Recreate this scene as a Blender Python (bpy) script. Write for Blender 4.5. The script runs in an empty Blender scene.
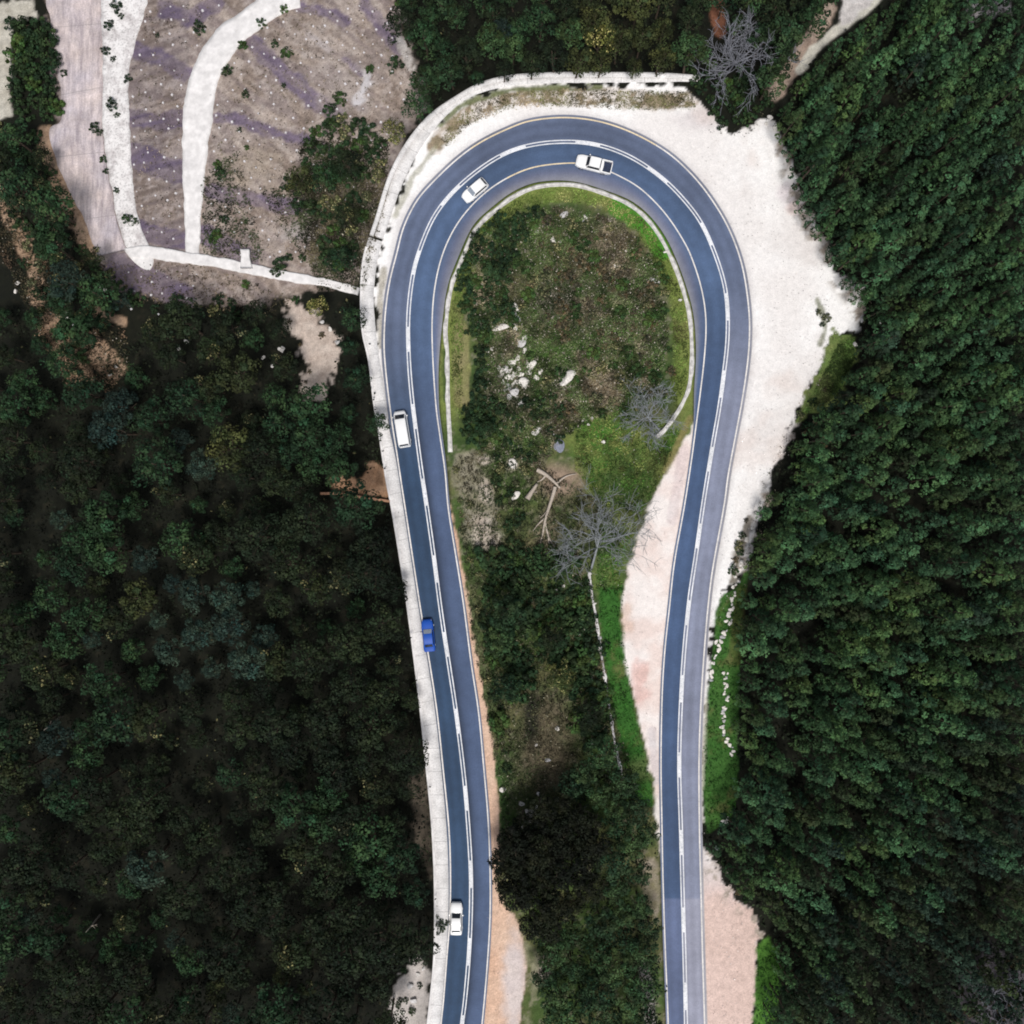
import bpy, math, random
import numpy as np
from mathutils import Vector, Matrix

rnd = random.Random(11)
rng = np.random.default_rng(7)
sc = bpy.context.scene
COL = sc.collection
CAMH = 120.0
S = 1024 / 140.0            # pixels of the photograph per metre at road level
R = math.radians

# ------------------------------------------------------------------ plane geometry helpers
def wx(px, py, z=0.0):
    k = (CAMH - z) / CAMH / S
    return (np.asarray(px, float) - 512) * k, (512 - np.asarray(py, float)) * k

def catmull(pts, step=3.0, closed=False):
    p = np.array(pts, float)
    p = np.vstack([2*p[0]-p[1], p, 2*p[-1]-p[-2]])
    out = []
    for i in range(1, len(p)-2):
        t = np.linspace(0, 1, 12, endpoint=False)[:, None]
        a, b, c, d = p[i-1], p[i], p[i+1], p[i+2]
        out.append(0.5*((2*b)+(-a+c)*t+(2*a-5*b+4*c-d)*t*t+(-a+3*b-3*c+d)*t**3))
    out = np.vstack(out+[p[-2:-1]])
    return resample(out, step)

def resample(p, step):
    d = np.r_[0, np.cumsum(np.hypot(*np.diff(p, axis=0).T))]
    n = max(2, int(d[-1]/step)+1)
    s = np.linspace(0, d[-1], n)
    return np.c_[np.interp(s, d, p[:, 0]), np.interp(s, d, p[:, 1])]

def smooth(p, it=6):
    p = p.copy()
    for _ in range(it):
        p[1:-1] = 0.25*p[:-2]+0.5*p[1:-1]+0.25*p[2:]
    return p

def normals(p):
    t = np.gradient(p, axis=0)
    t /= np.hypot(t[:, 0], t[:, 1])[:, None]+1e-9
    return np.c_[-t[:, 1], t[:, 0]]

def nearest_on(p, q):
    out = np.empty_like(p)
    for i, a in enumerate(p):
        out[i] = q[np.argmin(((q-a)**2).sum(1))]
    return out

def inside(x, y, poly):
    x = np.asarray(x, float); y = np.asarray(y, float)
    r = np.zeros(x.shape, bool)
    n = len(poly)
    for i in range(n):
        x0, y0 = poly[i]; x1, y1 = poly[(i+1) % n]
        if y0 == y1: continue
        c = (y0 > y) != (y1 > y)
        r ^= c & (x < (x1-x0)*(y-y0)/(y1-y0)+x0)
    return r

def dist_line(x, y, poly, closed=False):
    best = np.full(np.shape(x), 1e12)
    n = len(poly)
    for i in range(n if closed else n-1):
        x0, y0 = poly[i]; x1, y1 = poly[(i+1) % n]
        dx, dy = x1-x0, y1-y0
        L = dx*dx+dy*dy+1e-9
        t = np.clip(((x-x0)*dx+(y-y0)*dy)/L, 0, 1)
        best = np.minimum(best, (x-x0-t*dx)**2+(y-y0-t*dy)**2)
    return np.sqrt(best)

def sdf(x, y, poly):
    d = dist_line(x, y, poly, True)
    return np.where(inside(x, y, poly), d, -d)

def sdf_box(x, y, poly, m=40):
    p = np.array(poly)
    lo = p.min(0)-m; hi = p.max(0)+m
    sel = (x > lo[0]) & (x < hi[0]) & (y > lo[1]) & (y < hi[1])
    out = np.full(x.shape, -float(m))
    if sel.any(): out[sel] = np.maximum(-m, sdf(x[sel], y[sel], poly))
    return out

def sst(a, b, v):
    t = np.clip((v-a)/(b-a), 0, 1)
    return t*t*(3-2*t)

def vnoise(x, y, scale, seed=0):
    x = np.asarray(x)/scale+137.3*seed; y = np.asarray(y)/scale+71.7*seed
    xi = np.floor(x).astype(np.int64); yi = np.floor(y).astype(np.int64)
    fx = x-xi; fy = y-yi
    fx = fx*fx*(3-2*fx); fy = fy*fy*(3-2*fy)
    def h(a, b):
        v = (a*374761393+b*668265263+seed*1442695041) & 0x7fffffff
        v = ((v ^ (v >> 13))*1274126177) & 0x7fffffff
        return ((v ^ (v >> 16)) & 0xffff)/65535.0
    return (h(xi, yi)*(1-fx)+h(xi+1, yi)*fx)*(1-fy)+(h(xi, yi+1)*(1-fx)+h(xi+1, yi+1)*fx)*fy

def fbm(x, y, scale, seed=0, o=4):
    v = 0; a = 0.5; t = 0
    x = np.asarray(x, float); y = np.asarray(y, float)
    for i in range(o):
        q = .5+.9*i; cq, sq = math.cos(q), math.sin(q)
        v = v+a*vnoise(x*cq+y*sq, y*cq-x*sq, scale/2**i, seed+i*7); t += a; a *= 0.55
    return v/t

# ------------------------------------------------------------------ traced lines (photo pixels at road level)
OUTER = [(437, 1075), (441, 1024), (443.5, 1000), (447, 955), (449.5, 923), (450.5, 880), (449, 830), (443, 768), (437, 712), (429.5, 662), (421, 612),
 (407, 520), (401, 481), (396.5, 451), (392.5, 426), (388.5, 396), (385.5, 368.5), (384, 343.5), (385.5, 311), (389.8, 281), (397, 252.5),
 (403.5, 227.5), (416, 202), (431, 184), (456, 160), (481, 142), (512, 127), (532, 120.5), (562, 117.5), (592, 120), (619.5, 127.5), (647, 140),
 (672, 156), (694.5, 177.5), (712, 200), (727, 225), (738.5, 253), (744.8, 278.5), (749, 311), (749.5, 336), (747.5, 363.5), (742, 401), (734.5, 441),
 (728, 476), (724, 506), (713, 567), (708, 607), (704.2, 652), (701, 702), (699, 762), (699.5, 830), (701, 893), (702.5, 953), (704.5, 1020), (706, 1075)]
CENTRE = [(457, 1075), (462, 1024), (465, 1000), (469, 953), (471, 905), (470.5, 863), (467, 810), (463, 768), (456, 712), (448.5, 662), (441, 612),
 (433.5, 554.5), (427, 508.5), (421, 468.5), (416, 431), (411.5, 393.5), (408.7, 356), (408.2, 318.5), (411.5, 283.5), (418, 255), (433.5, 217.5),
 (456, 189), (486, 164.5), (512, 150.5), (537, 144), (562, 141.8), (587, 143), (612, 149), (637, 160.5), (662, 178), (682, 197.5), (699.5, 220),
 (712, 246), (723, 278.5), (727.3, 306), (727.5, 338.5), (724.5, 368.5), (719.5, 406), (713, 443.5), (706, 486), (702, 512), (696, 554.5), (689.7, 597),
 (684.5, 647), (681, 702), (679.2, 765), (681, 830), (682.3, 880), (684.5, 958), (686, 1024), (687, 1075)]
INNER = [(476, 1075), (482, 1024), (487, 968), (490, 918), (490, 868), (488, 818), (483.5, 765), (478.5, 712), (471, 662), (463.5, 604.5), (456, 557),
 (448.3, 509), (445, 471), (440, 436), (436, 406), (432.7, 356), (432.2, 318.5), (435, 286), (442, 256), (453.5, 230), (468.5, 209), (488.5, 190),
 (512, 175.5), (537, 166.5), (572, 163), (594, 166), (612, 172.5), (637, 186), (657, 204), (672, 222.5), (684.5, 242.5), (691, 256), (699.5, 281), (704.7, 306),
 (706, 331), (704, 361), (700.5, 391), (696, 426), (691, 463.5), (684, 508.5), (674.5, 562), (669.5, 607), (664.7, 652), (662, 699.5), (661, 765),
 (662, 830), (663, 880), (665, 943), (668, 1018), (669, 1075)]
PAVEIN = [(478, 1075), (484, 1024), (489, 968), (492, 918), (492, 868), (490, 818), (485.5, 765), (480.5, 712), (473, 662), (465.5, 604.5), (458, 557),
 (450.3, 509), (447, 471), (442.5, 436), (439, 406), (438.5, 370), (440, 346), (442, 326), (447, 288), (457, 260), (472.5, 226), (491, 208), (512, 192), (537, 182),
 (572, 181), (604.5, 190), (632, 201), (652, 218), (667, 239), (677, 261), (684.5, 281), (693, 311), (696, 343.5), (695.5, 368.5), (694, 392),
 (693.5, 426), (689, 463.5), (682, 508.5), (672.5, 562), (667.5, 607), (662.7, 652), (660, 699.5), (659, 765), (660, 830), (661, 880), (663, 943), (666, 1018), (667, 1075)]
W_OUT = [(420, 1075), (427, 1024), (433, 968), (434.5, 930), (434, 873), (431, 818), (426, 768), (418.5, 697), (406, 600), (392, 512), (386, 481),
 (379, 435), (373.5, 403), (368.5, 361), (362, 331), (360.5, 293), (363.5, 256), (376, 215), (388.5, 175), (406, 142), (428.5, 115), (456, 95.5),
 (481, 82), (512, 74.5), (560, 72), (610, 72), (660, 72.5), (700, 75)]
W_IN = [(433, 1075), (440, 1024), (445, 968), (448, 923), (448.5, 880), (446.5, 830), (441, 768), (435, 712), (427.5, 662), (419, 612), (405, 520), (396, 461),
 (388.5, 426), (385, 396), (378.5, 356), (374.5, 318), (373.5, 293), (378, 256), (391, 215), (405, 177), (425, 141), (450, 111), (473.5, 95),
 (512, 85), (560, 82.5), (610, 82), (660, 81.5), (700, 81)]
o_l = smooth(catmull(OUTER, 2.5)); c_l = smooth(catmull(CENTRE, 2.5)); i_l = smooth(catmull(INNER, 2.5)); p_l = smooth(catmull(PAVEIN, 2.5), 10)
wo_l = smooth(catmull(W_OUT, 2.5), 4); wi_l = smooth(catmull(W_IN, 2.5), 4)

FOREST_R = [(778, 128), (792, 160), (806, 205), (822, 240), (840, 272), (864, 300), (866, 330), (856, 350), (848, 385), (826, 410), (806, 430),
 (795, 450), (775, 480), (764, 512), (755, 540), (750, 570), (742, 620), (741, 680), (736, 750), (740, 800), (728, 825), (706, 835), (716, 862), (732, 885),
 (752, 905), (768, 935), (782, 965), (778, 1000), (766, 1030), (764, 1400), (1500, 1400), (1500, -300), (900, -300), (900, 0), (860, 24), (836, 42), (812, 62), (798, 84), (783, 110)]
LEFT = [tuple(a) for a in wo_l[::6]] + [(720, 78), (760, 60), (800, 30), (840, -60), (840, -500), (-600, -500), (-600, 1600), (420, 1600)]
INTER = [tuple(a) for a in p_l[::6]]

def height(px, py):
    px = np.asarray(px, float); py = np.asarray(py, float)
    dl = sdf(px, py, LEFT)
    h = -1.6*sst(0, 9, dl)-7.5*sst(4, 420, dl)
    di = sdf(px, py, INTER)
    h = h-1.9*sst(8, 90, di)
    dr = sdf(px, py, FOREST_R)
    h = h+5.0*sst(5, 320, dr)
    far = sst(4, 40, dl)+sst(10, 50, di)+sst(4, 40, dr)
    h = h+far*(fbm(px, py, 60, 3)-0.5)*1.2
    return h-0.06

_hx = np.arange(-160, 1190, 8.0)
_HX, _HY = np.meshgrid(_hx, _hx)
_H = height(_HX.ravel(), _HY.ravel()).reshape(_HX.shape)
def hq(px, py):
    """bilinear height lookup"""
    px = np.clip(np.asarray(px, float), -159, 1180); py = np.clip(np.asarray(py, float), -159, 1180)
    fx = (px+160)/8; fy = (py+160)/8
    i = fx.astype(int); j = fy.astype(int); fx = fx-i; fy = fy-j
    return (_H[j, i]*(1-fx)+_H[j, i+1]*fx)*(1-fy)+(_H[j+1, i]*(1-fx)+_H[j+1, i+1]*fx)*fy
def P(px, py, dz=0.0):
    z = float(hq(px, py))
    x, y = wx(px, py, z)
    return Vector((float(x), float(y), z+dz))
def ground_under_top(px, py, tall):
    """ground point of a thing whose top (tall metres up) shows at this pixel"""
    z = float(hq(px, py))
    for _ in range(3):
        x, y = wx(px, py, z+tall)
        k = CAMH/(CAMH-z)*S
        z = float(hq(512+x*k, 512-y*k))
    return Vector((float(x), float(y), z))

# ------------------------------------------------------------------ object helpers
def tag(o, label=None, cat=None, group=None, kind=None):
    if label: o['label'] = label
    if cat: o['category'] = cat
    if group: o['group'] = group
    if kind: o['kind'] = kind
    return o
def empty(name, loc=(0, 0, 0), rz=0.0):
    o = bpy.data.objects.new(name, None); COL.objects.link(o)
    o.location = loc; o.rotation_euler = (0, 0, rz); o.empty_display_size = 0.3
    return o
def mesh_np(name, v, f, col=None, uv=None, mat=None, parent=None, smooth_=False):
    v = np.ascontiguousarray(v, np.float32); f = np.ascontiguousarray(f, np.int32)
    k = f.shape[1]
    me = bpy.data.meshes.new(name)
    me.vertices.add(len(v)); me.vertices.foreach_set('co', v.ravel())
    me.loops.add(f.size); me.loops.foreach_set('vertex_index', f.ravel())
    me.polygons.add(len(f)); me.polygons.foreach_set('loop_start', np.arange(0, f.size, k, dtype=np.int32))
    if smooth_: me.polygons.foreach_set('use_smooth', np.ones(len(f), bool))
    if col is not None:
        a = me.color_attributes.new('Col', 'FLOAT_COLOR', 'POINT')
        c = np.ones((len(v), 4), np.float32); c[:, :col.shape[1]] = col
        a.data.foreach_set('color', c.ravel())
    if uv is not None:
        a = me.attributes.new('along', 'FLOAT2', 'POINT')
        a.data.foreach_set('vector', np.ascontiguousarray(uv, np.float32).ravel())
    me.update(calc_edges=True); me.validate()
    o = bpy.data.objects.new(name, me); COL.objects.link(o)
    if mat: me.materials.append(mat)
    if parent: o.parent = parent
    return o
def mesh_py(name, v, f, mat, parent=None, smooth_=False):
    me = bpy.data.meshes.new(name); me.from_pydata([tuple(a) for a in v], [], f)
    if smooth_: me.polygons.foreach_set('use_smooth', [True]*len(me.polygons))
    me.update()
    o = bpy.data.objects.new(name, me); COL.objects.link(o); me.materials.append(mat)
    if parent: o.parent = parent
    return o
def copy_tree(o, parent=None):
    c = o.copy(); COL.objects.link(c)
    if parent: c.parent = parent
    for ch in list(o.children): copy_tree(ch, c)
    return c

# ------------------------------------------------------------------ materials
def new_mat(name):
    m = bpy.data.materials.new(name); m.use_nodes = True
    nt = m.node_tree; b = nt.nodes['Principled BSDF']
    return m, nt, b
def N(nt, t, **kw):
    n = nt.nodes.new(t)
    for k, v in kw.items(): setattr(n, k, v)
    return n
def mul(nt, a, b, fac=1.0):
    n = N(nt, 'ShaderNodeMix', data_type='RGBA', blend_type='MULTIPLY'); n.inputs[0].default_value = fac
    nt.links.new(a, n.inputs[6]); nt.links.new(b, n.inputs[7]); return n.outputs[2]
def noise_ramp(nt, scale, lo, hi, detail=4, p0=0.3, p1=0.7, vec=None, rough=0.6):
    n = N(nt, 'ShaderNodeTexNoise'); n.inputs['Scale'].default_value = scale; n.inputs['Detail'].default_value = detail; n.inputs['Roughness'].default_value = rough
    if vec is not None: nt.links.new(vec, n.inputs['Vector'])
    r = N(nt, 'ShaderNodeValToRGB'); e = r.color_ramp.elements
    e[0].position = p0; e[1].position = p1
    e[0].color = (*((lo,)*3 if not isinstance(lo, tuple) else lo), 1); e[1].color = (*((hi,)*3 if not isinstance(hi, tuple) else hi), 1)
    nt.links.new(n.outputs['Fac'], r.inputs[0]); return r.outputs[0], n.outputs['Fac']
def geo_pos(nt): return N(nt, 'ShaderNodeNewGeometry').outputs['Position']
def bump(nt, b, src, dist=0.1, st=0.6):
    n = N(nt, 'ShaderNodeBump'); n.inputs['Distance'].default_value = dist; n.inputs['Strength'].default_value = st
    nt.links.new(src, n.inputs['Height']); nt.links.new(n.outputs[0], b.inputs['Normal'])

def mat_attr(name, scales=((2.5, .75, 1.2), (9, .8, 1.15)), rough=0.9, bd=0.08, spec=0.2):
    m, nt, b = new_mat(name)
    vc = N(nt, 'ShaderNodeVertexColor', layer_name='Col'); a = vc.outputs[0]
    pos = geo_pos(nt); c = a; f = None
    for s, lo, hi in scales:
        r, f = noise_ramp(nt, s, lo, hi, vec=pos); c = mul(nt, c, r)
        nt.links.new(vc.outputs['Alpha'], c.node.inputs[0])
    nt.links.new(c, b.inputs['Base Color']); b.inputs['Roughness'].default_value = rough; b.inputs['Specular IOR Level'].default_value = spec
    bump(nt, b, f, bd)
    return m
def mat_plain(name, col, var=0.15, scale=3.0, rough=0.8, metal=0.0, spec=0.3, bd=0.0, coat=0.0):
    m, nt, b = new_mat(name)
    r, f = noise_ramp(nt, scale, tuple(c*(1-var) for c in col), tuple(min(1, c*(1+var)) for c in col), vec=geo_pos(nt))
    nt.links.new(r, b.inputs['Base Color']); b.inputs['Roughness'].default_value = rough
    b.inputs['Metallic'].default_value = metal; b.inputs['Specular IOR Level'].default_value = spec; b.inputs['Coat Weight'].default_value = coat
    if bd: bump(nt, b, f, bd)
    return m
def mat_leaf(name, tint=(1, 1, 1), vlo=0.7, vhi=1.35):
    m, nt, b = new_mat(name)
    a = N(nt, 'ShaderNodeVertexColor', layer_name='Col').outputs[0]
    oi = N(nt, 'ShaderNodeObjectInfo')
    r = N(nt, 'ShaderNodeValToRGB'); e = r.color_ramp.elements
    e[0].color = (vlo*tint[0]*.95, vlo*tint[1], vlo*tint[2]*1.1, 1); e[1].color = (vhi*tint[0]*1.08, vhi*tint[1], vhi*tint[2]*.9, 1)
    nt.links.new(oi.outputs['Random'], r.inputs[0])
    nt.links.new(mul(nt, a, r.outputs[0]), b.inputs['Base Color'])
    b.inputs['Roughness'].default_value = 0.75; b.inputs['Specular IOR Level'].default_value = 0.15
    return m

M = {}
M['ground'] = mat_attr('ground_soil', ((1.3, .8, 1.18), (6, .7, 1.25)), bd=0.12)
M['asphalt'] = mat_attr('asphalt', ((.12, .88, 1.12), (.8, .90, 1.1), (5, .88, 1.1)), rough=0.8, bd=0.01, spec=0.3)
def mat_paint(name, col, worn):
    m, nt, b = new_mat(name); pos = geo_pos(nt)
    r, f = noise_ramp(nt, 3.0, worn, col, vec=pos, p0=.30, p1=.50, detail=8, rough=.75)
    r2, f2 = noise_ramp(nt, .35, .72, 1.05, vec=pos); nt.links.new(mul(nt, r, r2), b.inputs['Base Color']); b.inputs['Roughness'].default_value = .8
    return m
M['line'] = mat_paint('road_paint', (.80, .81, .84), (.34, .38, .48))
M['edge'] = mat_paint('cream_road_paint', (.78, .74, .70), (.34, .35, .40))
M['conc'] = None
M['track'] = None
M['whiteconc'] = mat_plain('pale_concrete', (.68, .66, .655), .18, .9, .9, bd=.03)
def mat_rough_conc():
    m, nt, b = new_mat('rough_concrete'); pos = geo_pos(nt)
    c1, f = noise_ramp(nt, .55, (.42, .39, .39), (.70, .68, .675), vec=pos, p0=.36, p1=.55, detail=8, rough=.7)
    c2, f2 = noise_ramp(nt, 3.2, .62, 1.05, vec=pos, p0=.33, p1=.5, detail=6)
    nt.links.new(mul(nt, c1, c2), b.inputs['Base Color']); b.inputs['Roughness'].default_value = .95; bump(nt, b, f2, .06); return m
M['roughconc'] = mat_rough_conc()
M['gutter'] = mat_plain('gutter_concrete', (.53, .515, .50), .38, 1.6, .9, bd=.03)
M['nail'] = mat_plain('nail_plate', (.62, .60, .62), .1, 3, .8)
M['bark'] = mat_plain('bark', (.075, .055, .04), .3, 6, .9, bd=.03)
M['deadwood'] = mat_plain('dead_wood', (.40, .345, .29), .25, 4, .9, bd=.02)
M['twig'] = mat_plain('bare_twig', (.22, .235, .25), .25, 3, .9)
M['twig_dark'] = mat_plain('dark_twig', (.20, .205, .235), .25, 3, .9)
M['rock'] = mat_plain('pale_rock', (.56, .545, .53), .3, 3.5, .9, bd=.06)
def _rv(m):
    nt = m.node_tree; b = nt.nodes['Principled BSDF']; l = b.inputs['Base Color'].links[0].from_socket
    oi = N(nt, 'ShaderNodeObjectInfo'); r = N(nt, 'ShaderNodeValToRGB'); e = r.color_ramp.elements
    e[0].color = (.62, .64, .70, 1); e[1].color = (1.18, 1.15, 1.1, 1); e[1].position = .4
    nt.links.new(oi.outputs['Random'], r.inputs[0]); nt.links.new(mul(nt, l, r.outputs[0]), b.inputs['Base Color'])
_rv(M['rock'])
M['rock_grey'] = mat_plain('grey_rock', (.20, .215, .27), .25, 2.5, .9, bd=.06)
M['brick'] = None
M['glass'] = mat_plain('dark_glass', (.012, .015, .02), .2, 3, .06, spec=.5)
M['glass_bright'] = mat_plain('sky_reflection_glass', (.62, .66, .70), .1, 3, .12, metal=.85, spec=.5)  # pale metallic base stands in for the white sky reflection on windscreens
M['tyre'] = mat_plain('tyre_rubber', (.015, .015, .016), .2, 5, .8)
M['rim'] = mat_plain('wheel_alloy', (.5, .5, .52), .1, 5, .35, metal=.8)
M['trim'] = mat_plain('black_trim', (.02, .02, .022), .2, 5, .6)
M['lamp'] = mat_plain('lamp_lens', (.6, .62, .65), .1, 5, .15, spec=.6)
M['tail'] = mat_plain('tail_lens', (.35, .02, .02), .1, 5, .2)
M['white_paint'] = mat_plain('white_car_paint', (.80, .80, .80), .03, .8, .3, coat=.5)
M['blue_paint'] = mat_plain('blue_car_paint', (.010, .072, .38), .06, .8, .5, coat=.0)
M['bed'] = mat_plain('bed_liner', (.02, .03, .06), .3, 3, .7)
M['pine'] = mat_leaf('pine_needles', (1, 1, .95), .55, 1.5)
M['leaf'] = mat_leaf('dark_leaves')
M['shrubleaf'] = mat_leaf('shrub_leaves')
M['mass'] = mat_attr('foliage_mass', ((3, .8, 1.2),), rough=.8, bd=.0)

def mat_concrete(name, base, joint, worn=False):
    m, nt, b = new_mat(name)
    at = N(nt, 'ShaderNodeAttribute', attribute_name='along')
    sep = N(nt, 'ShaderNodeSeparateXYZ'); nt.links.new(at.outputs['Vector'], sep.inputs[0])
    md = N(nt, 'ShaderNodeMath', operation='FRACT'); dv = N(nt, 'ShaderNodeMath', operation='DIVIDE'); dv.inputs[1].default_value = joint
    nt.links.new(sep.outputs[1], dv.inputs[0]); nt.links.new(dv.outputs[0], md.inputs[0])
    lt = N(nt, 'ShaderNodeMath', operation='LESS_THAN'); lt.inputs[1].default_value = .07/joint*1.0
    nt.links.new(md.outputs[0], lt.inputs[0])
    pos = geo_pos(nt)
    c1, f = noise_ramp(nt, .5, tuple(x*.78 for x in base), tuple(x*1.12 for x in base), vec=pos)
    c2, f2 = noise_ramp(nt, 5, .82, 1.1, vec=pos, p0=.35, p1=.6)
    c = mul(nt, c1, c2)
    if worn:
        mp = N(nt, 'ShaderNodeMapping'); mp.inputs['Scale'].default_value = (1.6, .22, 1); mp.inputs['Rotation'].default_value = (0, 0, R(12)); nt.links.new(pos, mp.inputs[0])
        c3, f3 = noise_ramp(nt, 1.0, (.70, .68, .72), (1.22, 1.2, 1.2), vec=mp.outputs[0], p0=.36, p1=.62, detail=9, rough=.7); c = mul(nt, c, c3)
        c4, f4 = noise_ramp(nt, .16, (.92, .92, 1.0), (1.08, 1.0, .94), vec=pos); c = mul(nt, c, c4)
    mx = N(nt, 'ShaderNodeMix', data_type='RGBA'); mx.inputs[7].default_value = (base[0]*.45, base[1]*.45, base[2]*.45, 1)
    sc_ = N(nt, 'ShaderNodeMath', operation='MULTIPLY'); sc_.inputs[1].default_value = .75
    nt.links.new(lt.outputs[0], sc_.inputs[0]); nt.links.new(sc_.outputs[0], mx.inputs[0]); nt.links.new(c, mx.inputs[6])
    nt.links.new(mx.outputs[2], b.inputs['Base Color']); b.inputs['Roughness'].default_value = .9
    bump(nt, b, f2, .02)
    return m
M['conc'] = mat_concrete('wall_concrete', (.67, .655, .65), 3.2)
M['track'] = mat_concrete('track_concrete', (.50, .46, .455), 9.0, True)

# ------------------------------------------------------------------ ground sheet
def build_ground():
    ax = np.concatenate([np.linspace(-3200, -200, 12), np.arange(-150, 0, 10), np.arange(0, 1024, 2.0), np.arange(1024, 1180, 10), np.linspace(1230, 4200, 12)])
    n = len(ax)
    X, Y = np.meshgrid(ax, ax); X = X.ravel(); Y = Y.ravel()
    Z = hq(X, Y)
    n1 = fbm(X, Y, 30, 1); n2 = fbm(X, Y, 9, 5, 3); n3 = fbm(X, Y, 110, 9); n4 = fbm(X*.8+Y*.6, Y*.8-X*.6, 4.2, 12, 2)
    col = np.empty((len(X), 3)); col[:] = (.006, .007, .0038)  # near-black base: shade under the trees painted into the soil colour
    def lay(m, c, c2=None, mixv=None):
        nonlocal col
        c = np.array(c, float)
        if c2 is not None: cc = c+(np.array(c2)-c)*np.clip(mixv, 0, 1)[:, None]
        else: cc = c
        col = col*(1-m[:, None])+cc*m[:, None]
    n5 = vnoise(X, Y, 4.5, 77)
    def poly(p, w=1.5, amp=8.0): return sst(-w, w, sdf_box(X, Y, p)+(n2-.5)*amp*1.3+(n5-.5)*amp*.5+(n1-.5)*amp*.7)
    def spot(cx, cy, r, w=None, amp=.6, ry=None):
        d = np.hypot((X-cx)/r, (Y-cy)/(ry or r))
        return sst(1.40, .45, d+(n2-.5)*amp+(n1-.5)*amp*.8)
    def linem(pts, wd, amp=5): return sst(1.5, -1.5, dist_line(X, Y, pts)-wd+(n2-.5)*amp+(n1-.5)*amp*.5)
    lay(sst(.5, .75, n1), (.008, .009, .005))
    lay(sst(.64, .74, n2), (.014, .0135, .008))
    # netted slope, top of the picture
    slope = [(128, -20), (395, -20), (402, 30), (417, 72), (424, 108), (404, 142), (386, 180), (366, 235), (356, 288), (306, 292), (270, 304), (180, 306), (120, 290), (92, 250), (60, 160), (46, -20)]
    ms = poly(slope, 3, 10)
    lay(ms, (.235, .185, .155), (.335, .280, .250), sst(.35, .65, n1))
    str_ = np.where(X < 190, vnoise(X*.25, Y+X*.25, 5, 31), vnoise((X+Y)*.22, (Y-X*.75), 6, 37)); str2 = np.where(X < 190, vnoise(X*.12, Y+X*.3, 2.6, 41), vnoise((X+Y)*.16, (Y-X*.8), 3.0, 47)); lay(ms*sst(.55, .85, str2)*.5, (.40, .335, .29)); lay(ms*sst(.45, .2, str2)*.55, (.125, .095, .08)); lay(ms*sst(.45, .75, str_)*.7, (.20, .16, .155))
    lay(ms*sst(.56, .72, n4)*.5, (.42, .365, .335))
    for pts, wd in (([(135, 50), (160, 58), (186, 74)], 8), ([(132, 118), (158, 122), (184, 118)], 7), ([(134, 155), (160, 165), (184, 172)], 11), ([(138, 228), (160, 236), (184, 240)], 8),
                    ([(165, 8), (190, 20), (215, 4)], 7), ([(214, 118), (240, 120), (262, 130), (290, 136), (335, 150)], 5), ([(256, 45), (285, 75), (312, 98), (335, 115)], 8),
                    ([(366, 6), (382, 25), (398, 48)], 7), ([(210, 192), (240, 196), (280, 205), (305, 208)], 7), ([(205, 235), (230, 248), (250, 262)], 9), ([(120, 268), (150, 285), (180, 300)], 14),
                    ([(300, 8), (330, 14), (345, 20)], 5), ([(345, 60), (360, 75)], 4)):
        lay(ms*linem(pts, wd*1.15, 9)*(.62+.36*sst(.3, .7, str_)), (.115, .088, .130), (.185, .148, .200), n2)  # purple bands: slope shadow painted into the ground colour
    lay(ms*linem([(368, 75), (362, 92), (356, 104)], 6, 13), (.52, .50, .52))
    lay(ms*linem([(400, 40), (412, 66)], 5), (.45, .42, .40))
    lay(ms*spot(320, 38, 17, amp=1.6)*.6*sst(.35, .6, str_), (.50, .45, .44)); lay(ms*spot(305, 232, 24, ry=9, amp=1.5)*.7, (.46, .42, .41)); lay(ms*spot(250, 165, 26, amp=1.4)*.5, (.36, .30, .24)); lay(ms*spot(345, 85, 30, amp=1.6)*.4, (.42, .37, .35)); lay(ms*spot(380, 60, 22, amp=1.6)*.4, (.22, .18, .16))
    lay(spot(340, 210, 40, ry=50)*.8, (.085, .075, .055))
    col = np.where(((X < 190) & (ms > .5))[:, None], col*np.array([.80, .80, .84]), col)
    # earth patches of the left valley
    pale = (.40, .315, .265)
    lay(poly([(282, 296), (306, 300), (330, 326), (341, 348), (327, 392), (318, 402), (300, 396), (308, 368), (300, 340), (286, 322)], 2, 14), pale, (.50, .43, .38), n2*1.2)
    lay(poly([(330, 480), (358, 478), (372, 465), (388, 470), (392, 500), (360, 498), (335, 490)], 1.5, 9), (.36, .19, .10), (.45, .30, .20), n2)
    for pts, wd in (([(-5, 185), (20, 232), (34, 262), (40, 300)], 9), ([(46, 135), (54, 170), (72, 210), (92, 252)], 8), ([(50, 320), (66, 352), (84, 378)], 9), ([(40, 300), (60, 320)], 5), ([(92, 345), (114, 368)], 12), ([(98, 312), (122, 322)], 5)):
        lay(linem(pts, wd, 9), (.29, .185, .115), (.40, .29, .21), n2)
    lay(poly([(-30, 5), (34, 0), (36, 18), (12, 24), (10, 116), (-30, 120)], 2, 6), (.36, .33, .27), (.48, .46, .41), n2)
    lay(poly([(391, 1040), (395, 985), (408, 964), (420, 953), (430, 970), (427, 1000), (424, 1040)], 1.5, 10), (.38, .345, .315), (.52, .48, .46), n2)
    lay(poly([(407, 775), (428, 770), (432, 830), (430, 880), (418, 850)], 3, 10)*.5, (.16, .13, .10))
    # top right
    lay(linem([(828, 10), (806, 48), (790, 72), (774, 94)], 8, 7), (.26, .19, .15), (.34, .27, .22), n2)
    lay(linem([(716, -5), (717, 14), (720, 30)], 7, 6), (.20, .085, .05))
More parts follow.
